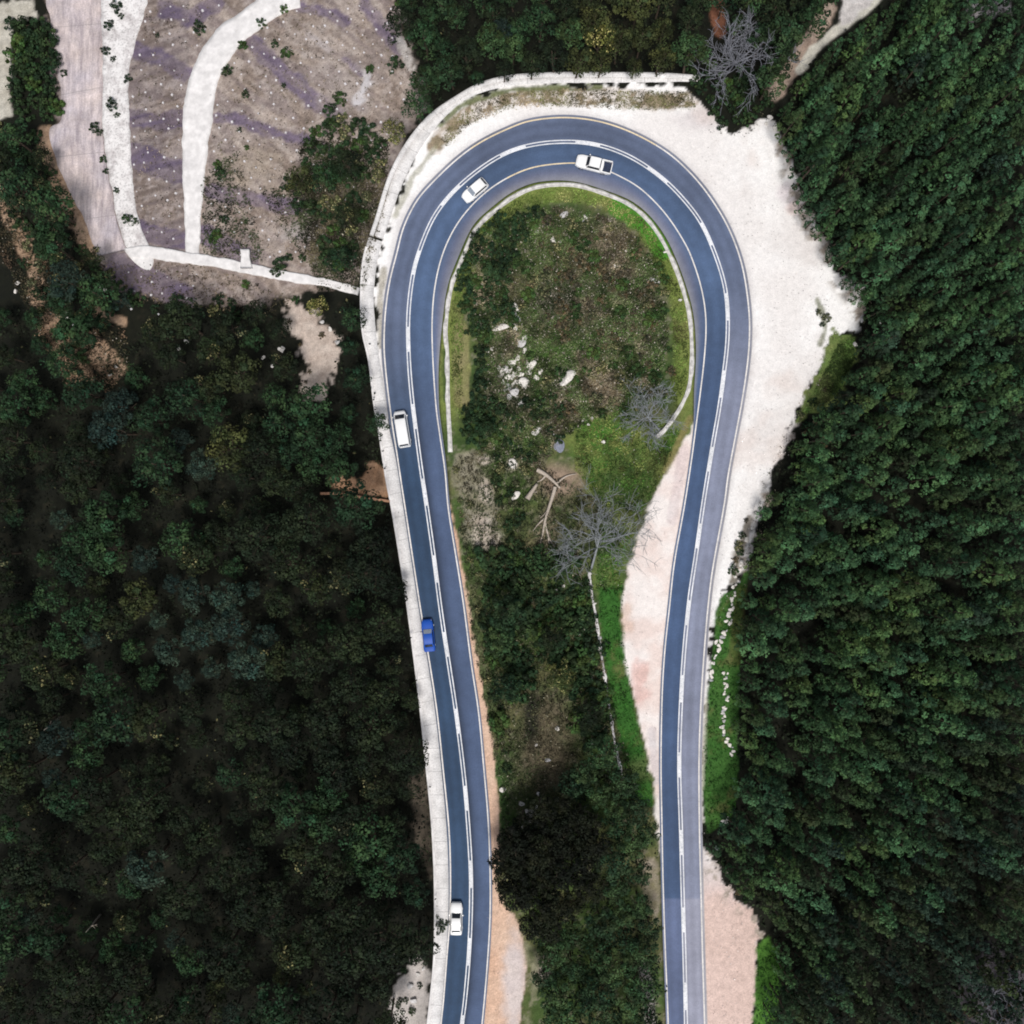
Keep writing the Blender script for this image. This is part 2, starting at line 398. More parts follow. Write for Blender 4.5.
    lay(linem([(886, -12), (868, 8), (848, 22), (830, 36), (813, 51), (800, 70)], 4.5, 3)+0, (.50, .48, .42)); lay(poly([(842, -10), (884, -10), (856, 18), (840, 28)], 1.5, 6), (.55, .53, .52), (.40, .37, .36), n2)
    lay(poly([(962, -10), (1012, -10), (1012, 10), (975, 20), (964, 8)], 2, 12), (.40, .38, .40), (.16, .15, .15), n2*1.3)
    lay(spot(1000, 995, 45)*.5, (.16, .145, .17))
    # loop interior
    mi = sst(-1, 3, sdf_box(X, Y, INTER))
    lay(mi, (.055, .092, .024), (.120, .118, .052), sst(.4, .7, n1))
    lay(mi*spot(602, 298, 76, ry=58, amp=1.3)*.7*sst(.30, .55, n1), (.120, .100, .068), (.225, .185, .145), sst(.3, .7, n2))
    lay(mi*spot(595, 245, 70, ry=36)*.6, (.085, .075, .038))
    lay(mi*sst(.62, .74, n4)*.45, (.27, .235, .185)); lay(mi*sst(.50, .68, fbm(X, Y, 34, 141))*.6, (.030, .058, .016)); lay(mi*sst(.6, .72, n2)*.6, (.035, .055, .020))
    dI = dist_line(X, Y, PAVEIN)
    rim = mi*sst(24, 12, dI+(n1-.5)*16)*sst(445, 400, Y)
    lay(rim, (.115, .165, .030), (.19, .21, .07), n1)
    lay(mi*linem([(618, 208), (645, 225), (662, 250)], 9, 7), (.06, .20, .02)); lay(mi*linem([(478, 232), (462, 262)], 7)*.7, (.035, .07, .02))
    lay(mi*linem([(461, 330), (462, 400)], 8), (.17, .19, .06), (.26, .22, .12), n2)
    lay(mi*poly([(575, 420), (600, 400), (640, 420), (680, 425), (690, 415), (690, 440), (660, 480), (640, 515), (622, 560), (620, 600), (596, 596), (590, 560), (600, 500), (575, 470), (566, 440)], 6, 14), (.040, .105, .018), (.135, .165, .045), sst(.3, .7, n1*.6+n2*.4))
    lay(mi*spot(598, 425, 20)*.7, (.05, .18, .02)); lay(mi*spot(562, 350, 26, ry=14)*.7, (.06, .15, .025)); lay(mi*spot(640, 500, 26, ry=55)*.5, (.03, .045, .022)); lay(mi*spot(605, 530, 24, ry=50)*.55, (.085, .095, .06))
    lay(mi*spot(606, 395, 22, ry=24)*.8, (.20, .145, .10)); lay(mi*spot(555, 300, 30, ry=20)*.5, (.14, .12, .115)); lay(mi*spot(510, 385, 26, ry=40)*.6, (.15, .12, .10))
    lay(mi*poly([(452, 455), (478, 450), (482, 470), (496, 500), (500, 540), (490, 552), (478, 545), (462, 540)], 3, 12), (.30, .275, .22), (.17, .16, .10), n2*1.3)
    for a in ((486, 492, 8, 14), (488, 540, 14, 10), (482, 525, 9, 12), (484, 460, 7, 5), (565, 378, 10, 10), (513, 464, 6, 6), (543, 968, 9, 12)): lay(mi*spot(a[0], a[1], a[2], ry=a[3]), (.52, .465, .40), (.40, .33, .27), n2)
    lay(mi*spot(560, 482, 24, ry=20), (.30, .225, .165), (.20, .15, .11), n2); lay(mi*spot(547, 535, 14, ry=26)*.7, (.21, .165, .12))
    lay(mi*spot(545, 745, 30, ry=60)*.85, (.125, .095, .068), (.085, .07, .045), n2); lay(mi*spot(532, 715, 9, ry=28), (.020, .020, .014))
    lay(mi*linem([(490, 760), (497, 800), (503, 830)], 10, 6)*.8, (.045, .095, .025)); lay(mi*linem([(466, 600), (480, 660), (492, 720)], 7, 6)*.8, (.075, .10, .04))
    g1 = [(598, 588), (624, 585), (620, 618), (625, 652), (633, 700), (641, 740), (650, 772), (654, 805), (642, 806), (627, 772), (616, 722), (606, 672), (600, 622)]
    lay(poly(g1, 1.5, 4), (.020, .092, .014), (.040, .122, .020), n1*1.2); lay(mi*spot(640, 770, 16, ry=12)*.6, (.10, .115, .045))
    lay(poly([(644, 862), (656, 855), (660, 900), (658, 925), (648, 905), (641, 885)], 2, 8), (.33, .28, .25), (.14, .13, .05), n2); lay(mi*linem([(643, 970), (650, 1010), (652, 1040)], 5, 6)*.8, (.30, .27, .27))
    # gravel outside of the bend
    grav = [(384, 420), (380, 370), (374, 318), (374, 293), (378, 256), (391, 215), (405, 177), (425, 141), (450, 111), (473, 95), (512, 86), (560, 84), (610, 84), (680, 84), (700, 100), (715, 124), (730, 132), (748, 128),
            (760, 116), (772, 112), (780, 134), (793, 165), (806, 205), (822, 238), (838, 268), (860, 288), (866, 318), (858, 336), (846, 332), (836, 338), (828, 350), (824, 368), (810, 388), (800, 410), (794, 428), (788, 448), (775, 468),
            (768, 488), (762, 512), (754, 528), (751, 548), (745, 566), (735, 586), (724, 592), (718, 612), (712, 640), (708, 680), (704, 722), (702, 770), (701.5, 840), (716, 868), (731, 888), (746, 904), (756, 925), (758, 960), (753, 1000), (748, 1060), (690, 1060),
            (690, 500), (720, 330), (690, 230), (600, 140), (480, 160), (400, 260), (390, 340), (396, 420)]
    mg = poly(grav, 1.2, 11)
    lay(mg, (.715, .685, .672), (.805, .792, .786), sst(.28, .52, n3))
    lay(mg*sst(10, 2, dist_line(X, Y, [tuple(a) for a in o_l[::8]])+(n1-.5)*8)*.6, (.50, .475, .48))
    lay(mg*spot(790, 195, 12)*.5, (.46, .38, .42)); lay(mg*spot(795, 208, 8)*.5, (.62, .43, .38)); lay(mg*spot(700, 120, 26, ry=12)*.5, (.48, .42, .43)); lay(mg*sst(840, 900, Y), (.64, .49, .44), (.56, .42, .37), n1)
    lay(mg*sst(.6, .8, n3)*.35, (.56, .50, .53))
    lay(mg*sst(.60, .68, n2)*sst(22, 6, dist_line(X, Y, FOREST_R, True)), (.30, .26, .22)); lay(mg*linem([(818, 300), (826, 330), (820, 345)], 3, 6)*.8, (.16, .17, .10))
    lay(mg*linem([(750, 520), (738, 555), (733, 580)], 4, 9), (.20, .18, .15))
    fd = dist_line(X, Y, FOREST_R, True)
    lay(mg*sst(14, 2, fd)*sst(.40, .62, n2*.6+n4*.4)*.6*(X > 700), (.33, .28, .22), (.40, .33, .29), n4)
    for k in range(7):
        o = 9+k*6.5+(n1-.5)*10
        lay(mg*sst(1.6, .4, np.abs(dist_line(X, Y, OUTER)-o))*(X > 690)*(Y < 560)*.30*sst(.35, .6, n3)*sst(.3, .5, n1), (.47, .42, .42))
    lay(mg*(X > 690)*sst(.58, .74, fbm(X, Y, 46, 91))*.3, (.55, .50, .48)); lay(mg*(X > 690)*sst(.60, .74, fbm(X, Y, 70, 95))*.35, (.57, .46, .41))
    band = linem([(434, 146), (456, 122), (481, 106), (512, 97), (560, 96), (610, 97), (660, 102), (690, 100)], 9, 9)*mg
    lay(band*sst(.42, .58, n2), (.19, .165, .10), (.33, .26, .19), n4); lay(band*sst(.6, .5, n2)*.5, (.50, .42, .36))
    lay(linem([(440, 124), (460, 106), (481, 97), (512, 90), (560, 87), (600, 86)], 3.5, 4)*mg*.9, (.10, .12, .035)); lay(linem([(384, 268), (380, 300), (381, 345)], 3.5, 4)*mg*.8, (.33, .30, .24))
    lay(linem([(395, 215), (412, 178), (436, 146)], 3, 5)*mg*.6, (.26, .25, .16))
    # apron inside the right-hand leg
    apr = [(700, 410), (694, 426), (685, 441), (672, 462), (660, 486), (648, 507), (640, 532), (631, 558), (624, 590), (621, 620), (624, 650), (630, 680), (637, 710), (644, 740), (650, 770), (655, 800), (658, 835), (661, 860), (680, 860), (680, 650), (700, 500)]
    lay(poly(apr, 1.5, 5), (.70, .59, .55), (.76, .705, .68), sst(.35, .62, n1)); lay(poly(apr, 3, 3)*spot(638, 678, 9, ry=24, amp=1.4)*.6, (.60, .36, .32)); lay(poly(apr, 3, 3)*spot(626, 613, 8, ry=14, amp=1.4)*.5, (.60, .40, .30))
    lay(poly(apr, 3, 3)*linem([(684, 450), (672, 520)], 5, 5)*.4, (.50, .42, .44)); lay(poly(apr, 1.5, 5)*linem([(652, 730), (656, 780)], 4)*.5, (.50, .47, .50))
    # orange verge of the left-hand leg
    org = [(450, 505), (458, 540), (466, 590), (476, 650), (485, 700), (492, 742), (495, 770), (498, 795), (500, 850), (497, 890), (503, 906), (514, 914), (522, 938), (527, 968), (522, 1000), (514, 1060), (476, 1060), (486, 960), (488, 880), (480, 760), (462, 620)]
    lay(poly(org, 1.2, 4), (.58, .36, .25), (.60, .44, .34), n1); lay(poly(org, 1, 3)*spot(515, 985, 13, ry=60), (.63, .55, .51), (.52, .45, .45), n1)
    lay(poly([(524, 945), (540, 955), (545, 985), (530, 1010), (520, 1040), (530, 1040), (528, 965)], 2, 10)*.8, (.36, .32, .24), (.10, .12, .05), n2*1.2)
    # vivid verges
    gr = (.028, .100, .016)
    lay(poly([(716, 612), (724, 596), (736, 588), (746, 572), (742, 620), (740, 660), (737, 740), (739, 792), (730, 822), (707, 832), (703, 790), (704, 740), (709, 690), (714, 640)], 1.5, 5), gr, (.05, .125, .026), n1*1.2)
    lay(poly([(757, 942), (768, 940), (784, 966), (778, 1000), (766, 1060), (750, 1060), (756, 1000)], 1.5, 5), (.05, .15, .02), (.08, .19, .03), n1)
    lay(poly([(834, 334), (858, 334), (858, 358), (844, 390), (824, 412), (797, 420), (808, 390), (822, 362)], 1.5, 10), (.085, .16, .035), (.15, .17, .06), n2)
    lay(linem([(742, 590), (737, 625), (735, 660)], 6)*.5, (.10, .09, .03)); lay(sst(.0, 3, np.maximum(sdf_box(X, Y, g1), sdf_box(X, Y, [(716, 612), (736, 588), (742, 620), (737, 740), (739, 792), (730, 822), (707, 832), (703, 790), (704, 740), (709, 690)])))*sst(.56, .72, n2*.5+fbm(X, Y, 22, 88)*.5)*.7, (.11, .11, .04)); lay(linem([(445, 352), (446, 400)], 3, 3), (.06, .09, .025)); lay(linem([(706, 700), (702, 790)], 1.6, 2)*.7, (.5, .48, .40))
    lay(linem([(690, 418), (676, 448), (664, 472)], 3.5, 4)*.8, (.20, .17, .07))
    jit = (rng.random((len(X), 1))-.5)*.16+1
    lumc = col.mean(1, keepdims=True)
    calm = np.clip((lumc-.35)/.25, 0, 1)
    col = np.clip(col*(1+(jit-1)*(1-calm)), .004, .84)
    col = np.c_[col, 1-.62*calm]
    wxx, wyy = wx(X, Y, Z)
    # small relief so that grass, stones and soil are not a flat sheet
    sr = sdf(X, Y, ROADPOLY)
    Z2 = Z + (fbm(X*.8+Y*.6, Y*.8-X*.6, 5, 401, 3)-.5)*(.26-.22*calm[:, 0])*sst(2, 9, -sr) - .16*sst(-3, 3, sr)
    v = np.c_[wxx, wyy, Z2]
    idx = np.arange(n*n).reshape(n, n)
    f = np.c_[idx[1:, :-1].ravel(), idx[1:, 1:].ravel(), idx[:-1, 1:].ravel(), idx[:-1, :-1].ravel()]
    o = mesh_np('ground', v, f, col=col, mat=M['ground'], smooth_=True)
    tag(o, kind='structure')
ROADPOLY = [tuple(a) for a in o_l[::6]] + [tuple(a) for a in p_l[::-6]]
build_ground()

# ------------------------------------------------------------------ road and markings
def road():
    inner_edge = nearest_on(c_l, p_l); O = nearest_on(c_l, o_l); I = nearest_on(c_l, i_l)
    nrm = normals(c_l)
    oute = O+(O-c_l)/np.hypot(*(O-c_l).T)[:, None]*3.0
    oute = smooth(oute, 4); inner_edge = smooth(inner_edge, 6)
    rows = [oute, O]
    for t in np.linspace(0, 1, 14)[1:]: rows.append(O+(c_l-O)*t)
    for t in np.linspace(0, 1, 14)[1:]: rows.append(c_l+(I-c_l)*t)
    rows.append((I+inner_edge)/2); rows.append(inner_edge)
    rows = np.array(rows)                                   # m x n x 2
    m, n = rows.shape[:2]
    u = np.r_[-.1, np.linspace(0, 1, 14), 1+np.linspace(0, 1, 14)[1:], 2.15, 2.3]
    s = np.linspace(0, 1, n); py = c_l[:, 1]
    leftleg = (s < .5)
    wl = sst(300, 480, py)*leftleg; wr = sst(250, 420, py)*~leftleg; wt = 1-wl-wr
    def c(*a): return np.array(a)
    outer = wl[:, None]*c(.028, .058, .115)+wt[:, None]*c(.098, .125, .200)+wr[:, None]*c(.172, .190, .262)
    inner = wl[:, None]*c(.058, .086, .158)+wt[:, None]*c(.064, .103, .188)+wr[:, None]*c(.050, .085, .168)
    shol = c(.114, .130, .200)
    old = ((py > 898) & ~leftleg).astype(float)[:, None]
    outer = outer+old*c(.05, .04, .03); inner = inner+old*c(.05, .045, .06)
    col = np.empty((m, n, 3))
    vv = s*n*2.5/S
    for k in range(m):
        uu = u[k]
        if uu <= 1:
            b = outer*1.0
            t = uu
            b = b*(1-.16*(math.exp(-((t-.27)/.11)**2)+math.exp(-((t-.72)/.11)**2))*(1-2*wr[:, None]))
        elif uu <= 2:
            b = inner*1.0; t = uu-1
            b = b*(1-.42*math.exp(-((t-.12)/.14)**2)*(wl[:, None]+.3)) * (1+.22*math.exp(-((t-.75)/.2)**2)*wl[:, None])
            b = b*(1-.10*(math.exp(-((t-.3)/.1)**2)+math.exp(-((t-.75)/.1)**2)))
        else: b = wt[:, None]*shol+(1-wt[:, None])*inner*1.25
        b = b*(1+.13*(vnoise(vv*3, np.full(n, uu*40.), 30, 3)-.5)[:, None]*2)*(1+.16*(fbm(vv*2, np.full(n, uu*9.), 11, 8)-.5)[:, None]*2)
        dust = (.32+.5*vnoise(vv, np.full(n, k), 5, 21))[:, None]
        if k == 0: b = b+(c(.42, .39, .36)-b)*dust*(.4+.6*wr[:, None]+.2*wt[:, None])
        if k == m-1: b = b+(c(.36, .34, .31)-b)*dust*.7
        col[k] = b
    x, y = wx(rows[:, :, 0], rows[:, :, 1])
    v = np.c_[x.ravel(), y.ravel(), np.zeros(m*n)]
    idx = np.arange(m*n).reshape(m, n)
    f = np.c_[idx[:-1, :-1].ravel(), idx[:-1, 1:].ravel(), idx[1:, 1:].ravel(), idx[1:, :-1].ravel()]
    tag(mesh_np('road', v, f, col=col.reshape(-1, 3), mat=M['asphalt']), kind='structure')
road()

def strip_np(a, b, z0, z1=None, cross=2):
    """strip between pixel polylines a and b (same length)"""
    n = len(a)
    rows = np.array([a+(b-a)*t for t in np.linspace(0, 1, cross)])
    return rows
def flat_line(name, p, half, z, mat, breaks=None, off=0.0):
    nr = normals(p)
    a = p+nr*(off-half); b = p+nr*(off+half)
    vs = []; fs = []; d = np.r_[0, np.cumsum(np.hypot(*np.diff(p, axis=0).T))]
    xa, ya = wx(a[:, 0], a[:, 1]); xb, yb = wx(b[:, 0], b[:, 1])
    v = np.r_[np.c_[xa, ya, np.full(len(p), z)], np.c_[xb, yb, np.full(len(p), z)]]
    n = len(p); i = np.arange(n-1)
    if breaks: i = i[breaks(d[:-1])]
    f = np.c_[i, i+1, i+1+n, i+n]
    return v, f
def marking(name, lst, mat):
    V = []; F = []; k = 0
    for v, f in lst: V.append(v); F.append(f+k); k += len(v)
    tag(mesh_np(name, np.vstack(V), np.vstack(F), mat=mat), kind='structure')
M['yline'] = mat_paint('yellowed_road_paint', (.80, .66, .44), (.40, .36, .32))
_t = np.where((o_l[:, 1] < 150) & (o_l[:, 0] > 470) & (o_l[:, 0] < 660))[0]; _ti = np.where((i_l[:, 1] < 182) & (i_l[:, 0] > 505) & (i_l[:, 0] < 612))[0]
marking('road_bend_marking', [flat_line('', o_l[_t[0]:_t[-1]], .70, .009, None), flat_line('', i_l[_ti[0]:_ti[-1]], .66, .009, None)], M['yline'])
marking('road_edge_marking', [flat_line('', o_l, .68, .006, None), flat_line('', i_l, .62, .006, None)], M['edge'])
cut = lambda d: np.ones(len(d), bool)
cp = c_l[c_l[:, 1].argsort()]
end = lambda d: d < d[-1]-0
cent = c_l[:int(len(c_l)*.985)]
marking('road_centre_marking', [flat_line('', cent, .56, .006, None, off=1.45), flat_line('', cent, .56, .006, None, off=-1.45),
        flat_line('', cent, .80, .006, None, breaks=lambda d: ((d-110) % 77) < 26)], M['line'])

# ------------------------------------------------------------------ solid draped strips (walls, gutters, concrete tracks)
def solid_strip(name, a, b, top, depth, mat, parent=None, cross=3, zfun=None, sm=False):
    """solid band between pixel polylines a and b; top = metres above road level, or above the ground when zfun is hq"""
    n = len(a); rows = [a+(b-a)*t for t in np.linspace(0, 1, cross)]
    V = []; UV = []
    d = np.r_[0, np.cumsum(np.hypot(*np.diff((a+b)/2, axis=0).T))]/S
    wdt = np.hypot(*(b-a).T)/S
    for k, r in enumerate(rows):
        z = (zfun(r[:, 0], r[:, 1]) if zfun else np.zeros(n))+top
        x, y = wx(r[:, 0], r[:, 1], z); V.append(np.c_[x, y, z]); UV.append(np.c_[wdt*k/(cross-1), d])
    lo_a = V[0]-[0, 0, depth]; lo_b = V[-1]-[0, 0, depth]
    V = [lo_a]+V+[lo_b]; UV = [UV[0]]+UV+[UV[-1]]
    m = len(V); idx = np.arange(m*n).reshape(m, n)
    f = np.c_[idx[:-1, :-1].ravel(), idx[:-1, 1:].ravel(), idx[1:, 1:].ravel(), idx[1:, :-1].ravel()]
    caps = []
    for j in (0, n-1):
        for k in range(1, m-2): caps.append([idx[0, j], idx[k, j], idx[k+1, j], idx[m-1, j]])
    f = np.vstack([f, np.array(caps)])
    return mesh_np(name, np.vstack(V), f, uv=np.vstack(UV), mat=mat, parent=parent)

wall = empty('retaining_wall', (0, 0, 0))
tag(wall, 'long pale concrete retaining wall with a flat top curving along the outside of the road', 'wall')
wi_n = nearest_on(wo_l, wi_l)
wi_n = smooth(wi_n, 4)
dirv = (wi_n-wo_l)/np.hypot(*(wi_n-wo_l).T)[:, None]
ksp = int(np.argmin(np.hypot(wo_l[:, 0]-370, wo_l[:, 1]-235)))
solid_strip('wall_top', wo_l[:ksp], wi_n[:ksp], .18, 4.0, M['conc'], wall)
solid_strip('wall_top', wo_l[ksp:]+dirv[ksp:]*5.0, wi_n[ksp:], .12, 2.0, M['conc'], wall)
solid_strip('parapet', wo_l[ksp:], wo_l[ksp:]+dirv[ksp:]*3.6, .55, 4.0, M['conc'], wall)
kp = int(np.argmin(np.hypot(wo_l[:, 0]-432, wo_l[:, 1]-850)))
solid_strip('coping', wo_l[:ksp-4]-dirv[:ksp-4]*.6, wo_l[:ksp-4]+dirv[:ksp-4]*1.7, .30, .5, M['whiteconc'], wall)

# gutter round the inside of the loop
gut = empty('road_gutter'); tag(gut, 'narrow pale concrete gutter rimming the grassy island inside the hairpin', 'gutter')
GC = catmull([(451, 452), (450, 430), (448.5, 405), (448, 372), (447.5, 350), (446, 328), (451, 290), (461, 262), (476, 230), (494, 212), (514, 197), (538, 187), (572, 185), (602, 193), (629, 204.5), (648.5, 221), (663, 242),
              (673, 263), (681, 284), (688.5, 312), (691.5, 343), (691, 368), (689, 386), (683, 402), (673, 418), (664, 430), (656, 437)], 2.5)
GC = smooth(GC, 4); gn = normals(GC)
wv = 1.8+1.5*vnoise(GC[:, 0], GC[:, 1], 9, 4)
solid_strip('gutter_channel', GC-gn*wv[:, None], GC+gn*wv[:, None]*.2, .02, .5, M['gutter'], gut)
solid_strip('gutter_kerb', GC+gn*(wv[:, None]*.2+.1), GC+gn*(wv[:, None]*.2+.9), .12, .5, M['gutter'], gut)

# stone drain running down the island
dr = smooth(catmull([(589, 572), (591, 592), (595, 612), (599, 640), (604, 672), (609, 705), (614, 738), (619, 762), (623, 778)], 2.0), 3)
dn = normals(dr); dw = .8+1.5*vnoise(dr[:, 0], dr[:, 1]*1.0, 5, 8)
d_o = solid_strip('stone_drain', dr-dn*dw[:, None], dr+dn*dw[:, None]*.8, .22, .5, M['roughconc'], zfun=hq)
tag(d_o, 'thin white stone drain running down the island beside the bright grass strip', 'drain')

def track(name, L, Rr, mat, top=.12, n=160, sm=3, edge=3.2):
    a = smooth(resample(catmull(L, 3), 1), sm); b = smooth(resample(catmull(Rr, 3), 1), sm)
    if edge:
        a = a+normals(a)*((fbm(a[:, 0], a[:, 1], 9, 61, 3)-.5)*edge)[:, None]; b = b+normals(b)*((fbm(b[:, 0], b[:, 1], 9, 62, 3)-.5)*edge)[:, None]
    def rs(p):
        t = np.linspace(0, 1, n); dd = np.r_[0, np.cumsum(np.hypot(*np.diff(p, axis=0).T))]; dd /= dd[-1]
        return np.c_[np.interp(t, dd, p[:, 0]), np.interp(t, dd, p[:, 1])]
    return solid_strip(name, rs(a), rs(b), top, .6, mat, cross=8, zfun=hq)
def rag(p, amp):
    return [(x+rnd.uniform(-amp, amp), y+rnd.uniform(-amp, amp)) for x, y in p]
t1 = track('concrete_track', [(44, -40), (46, 0), (53, 37), (59, 82), (61, 120), (50, 128), (54, 155), (67, 187), (85, 222), (97, 256)], [(99, -40), (100, 0), (102, 37), (102, 82), (102, 112), (103, 140), (107, 170), (115, 212), (121, 235), (126, 250)], M['track'])
tag(t1, kind='structure')
t2 = track('concrete_track_crest', rag([(146, -40), (146, 0), (136, 37), (129, 75), (129, 112), (131, 150), (134, 190), (137, 214), (140, 228), (149, 248)], 1), [(99, -40), (100, 0), (102.3, 37), (102.3, 82), (102.3, 112), (104, 140), (108, 170), (116, 212), (122, 235), (127, 250)], M['roughconc'], top=.2)
t2.name = 'path'; tag(t2, kind='structure')
t3 = track('path', [(296, -40), (262, -6), (240, 12), (225, 22), (206, 42), (194, 65), (186, 92), (182.5, 125), (182, 165), (184, 210), (186, 258)], [(300, 6), (284, 12), (262, 26), (240, 44), (228, 62), (217, 84), (211.5, 120), (207, 150), (203, 190), (200, 225), (199, 262)], M['whiteconc'], top=.25)
tag(t3, kind='structure')
t4 = track('path', [(124, 248), (150, 246), (185, 252), (220, 257), (256, 265), (290, 272), (326, 279), (360, 288)], [(130, 257), (152, 258), (185, 263), (220, 268), (256, 275), (290, 281), (326, 287), (358, 295)], M['whiteconc'], top=.42)
tag(t4, kind='structure')
spl = track('drain_apron', [(124, 250), (132, 260), (140, 267), (147, 270)], [(152, 250), (153, 258), (152, 265), (149, 270)], M['whiteconc'], top=.34, n=16, edge=0)
tag(spl, 'white concrete apron with a rounded tip at the foot of the slope drains', 'drain')
stp = track('drain_box', [(240, 249), (241, 256), (240, 268)], [(249, 249), (249, 257), (252, 268)], M['whiteconc'], top=.8, n=10, sm=0, edge=0)
tag(stp, 'small white concrete catch box standing on the cross path under the netted slope', 'drain')
bw = catmull([(320, 492), (340, 492.5), (362, 496), (390, 500)], 2.0)
M['brick'] = mat_concrete('earth_wall', (.42, .23, .14), 1.6)
ow = solid_strip('earth_wall', bw, bw+np.array([0, 2.6]), .7, 2, M['brick'], zfun=hq)
tag(ow, 'low orange brick wall on the bare earth step below the concrete wall', 'wall')

# ------------------------------------------------------------------ foliage prototypes
def quads_at(C, Nn, size, asp=.6, bend=0.0):
    """one leaf card per point C with normal Nn"""
    n = len(C)
    Nn = Nn/(np.linalg.norm(Nn, axis=1)[:, None]+1e-9)
    r = rng.normal(size=(n, 3)); t = np.cross(Nn, r); t /= np.linalg.norm(t, axis=1)[:, None]+1e-9
    b = np.cross(Nn, t)
    s = (np.asarray(size)*np.ones(n))[:, None]
    v = np.stack([C-t*s, C-b*s*asp, C+t*s, C+b*s*asp], 1).reshape(-1, 3)
    return v, np.arange(4*n).reshape(n, 4)
def sph(n, up=.0):
    d = rng.normal(size=(n, 3)); d /= np.linalg.norm(d, axis=1)[:, None]
    d[:, 2] = np.where(d[:, 2] < -up, -d[:, 2]*.6, d[:, 2])
    return d/np.linalg.norm(d, axis=1)[:, None]
def pine_crown(H, Rr, base, nt=46, nl=20, tips=.35):
    Cs = []; Ns = []; Cl = []
    for k in range(nt):
        t = (k+.5)/nt
        z = H*(1-.72*t**.8); r = Rr*min(1, (t*1.15+.03))**.62*(.85+.3*rng.random())
        a = k*2.399+rng.random()*.5
        c = np.array([math.cos(a)*r, math.sin(a)*r, z-.25*r+.3*rng.random()])
        rr = .33*(.7+.6*rng.random())*(.8+.25*Rr/1.7)
        d = sph(nl, .2); p = c+d*rr*np.array([1, 1, .8])*(.7+.4*rng.random((nl, 1)))
        Cs.append(p); Ns.append(d+np.array([math.cos(a)*.3, math.sin(a)*.3, .35])+rng.normal(size=(nl, 3))*.35)
        lum = (.5+1.15*rng.random()**1.5)*np.ones((nl, 1))*(.75+.5*rng.random((nl, 1)))
        Cl.append(np.array(base)*lum*(1+np.array([.25, 0, -.1])*(rng.random()-.5)))
    C = np.vstack(Cs); Nn = np.vstack(Ns); cl = np.vstack(Cl)
    v, f = quads_at(C, Nn, .145*(.8+.5*rng.random(len(C)))*(.8+.25*Rr/1.7), .6)
    return v, f, np.repeat(cl, 4, 0)
def broad_crown(H, Rr, base, nb=11, nl=110, leaf=.2, flat=.75, fleck=None, frac=0.0, open_=.25):
    Cs = []; Ns = []; Cl = []
    for k in range(nb):
        a = k*2.399+rng.random()*.7
        q = math.sqrt((k+.3)/nb)
        r = Rr*.82*q*(.8+.4*rng.random())
        br = Rr*(.33-.09*q)*(.65+.7*rng.random())
        c = np.array([math.cos(a)*r, math.sin(a)*r, H-br-(Rr*flat)*q*q*(.6+.5*rng.random())-.4*rng.random()])
        n = int(nl*(.7+.6*rng.random())); d = sph(n, .15)
        p = c+d*br*(1-open_*rng.random((n, 1))**.7)*np.array([1, 1, .8])*(1+.25*rng.normal(size=(n, 1))*.5)
        Cs.append(p); Ns.append(d+np.array([0, 0, .25])+rng.normal(size=(n, 3))*.34)
        lum = (.42+1.25*rng.random()**1.2)*(.62+.75*rng.random((n, 1)))
        cc = np.array(base)*lum*(1+np.array([.4, 0, -.2])*(rng.random()-.5))
        if fleck is not None and rng.random() < frac*4:
            hit = rng.random(n) < .22; cc[hit] = np.array(fleck)*(.6+.6*rng.random((hit.sum(), 1)))
        Cl.append(cc)
    C = np.vstack(Cs); Nn = np.vstack(Ns); cl = np.vstack(Cl)
    v, f = quads_at(C, Nn, leaf*.86*(.7+.7*rng.random(len(C))), .65)
    return v, f, np.repeat(cl, 4, 0)
def tube(paths, sides=6):
    """paths: list of (points, radii) -> one mesh"""
    V = []; F = []; k = 0
    for pts, rad in paths:
        pts = np.array(pts, float); n = len(pts)
        t = np.gradient(pts, axis=0); t /= np.linalg.norm(t, axis=1)[:, None]+1e-9
        ref = np.array([0, 0, 1.]) if abs(t[:, 2]).mean() < .8 else np.array([1., 0, 0])
        u = np.cross(t, ref); u /= np.linalg.norm(u, axis=1)[:, None]+1e-9; w = np.cross(t, u)
        a = np.linspace(0, 2*math.pi, sides, endpoint=False)
        ring = pts[:, None]+np.array(rad)[:, None, None]*(np.cos(a)[None, :, None]*u[:, None]+np.sin(a)[None, :, None]*w[:, None])
        V.append(ring.reshape(-1, 3))
        for i in range(n-1):
            for j in range(sides):
                F.append([k+i*sides+j, k+i*sides+(j+1) % sides, k+(i+1)*sides+(j+1) % sides, k+(i+1)*sides+j])
        if sides == 6:
            e = k+(n-1)*sides; F.append([e, e+1, e+2, e+3]); F.append([e, e+3, e+4, e+5])
        k += n*sides
    return np.vstack(V), np.array(F)
def trunk_paths(H, r0, limbs=4, spread=1.2, bend=.15):
    top = np.array([rng.normal()*bend, rng.normal()*bend, H])
    pts = [np.array([0, 0, -.6]), np.array([0, 0, .2]), top*.5+rng.normal(size=3)*np.array([bend, bend, 0]), top]
    P_ = [(pts, [r0*1.3, r0, r0*.7, r0*.2])]
    for k in range(limbs):
        a = k*2.4+rng.random(); h = H*(.35+.4*k/max(1, limbs)); s = spread*(.6+.5*rng.random())
        b0 = np.array([0, 0, h])+top*0
        P_.append(([b0, b0+np.array([math.cos(a)*s*.5, math.sin(a)*s*.5, H*.12]), b0+np.array([math.cos(a)*s, math.sin(a)*s, H*.26])], [r0*.45, r0*.3, r0*.1]))
    return P_
RAW = {}
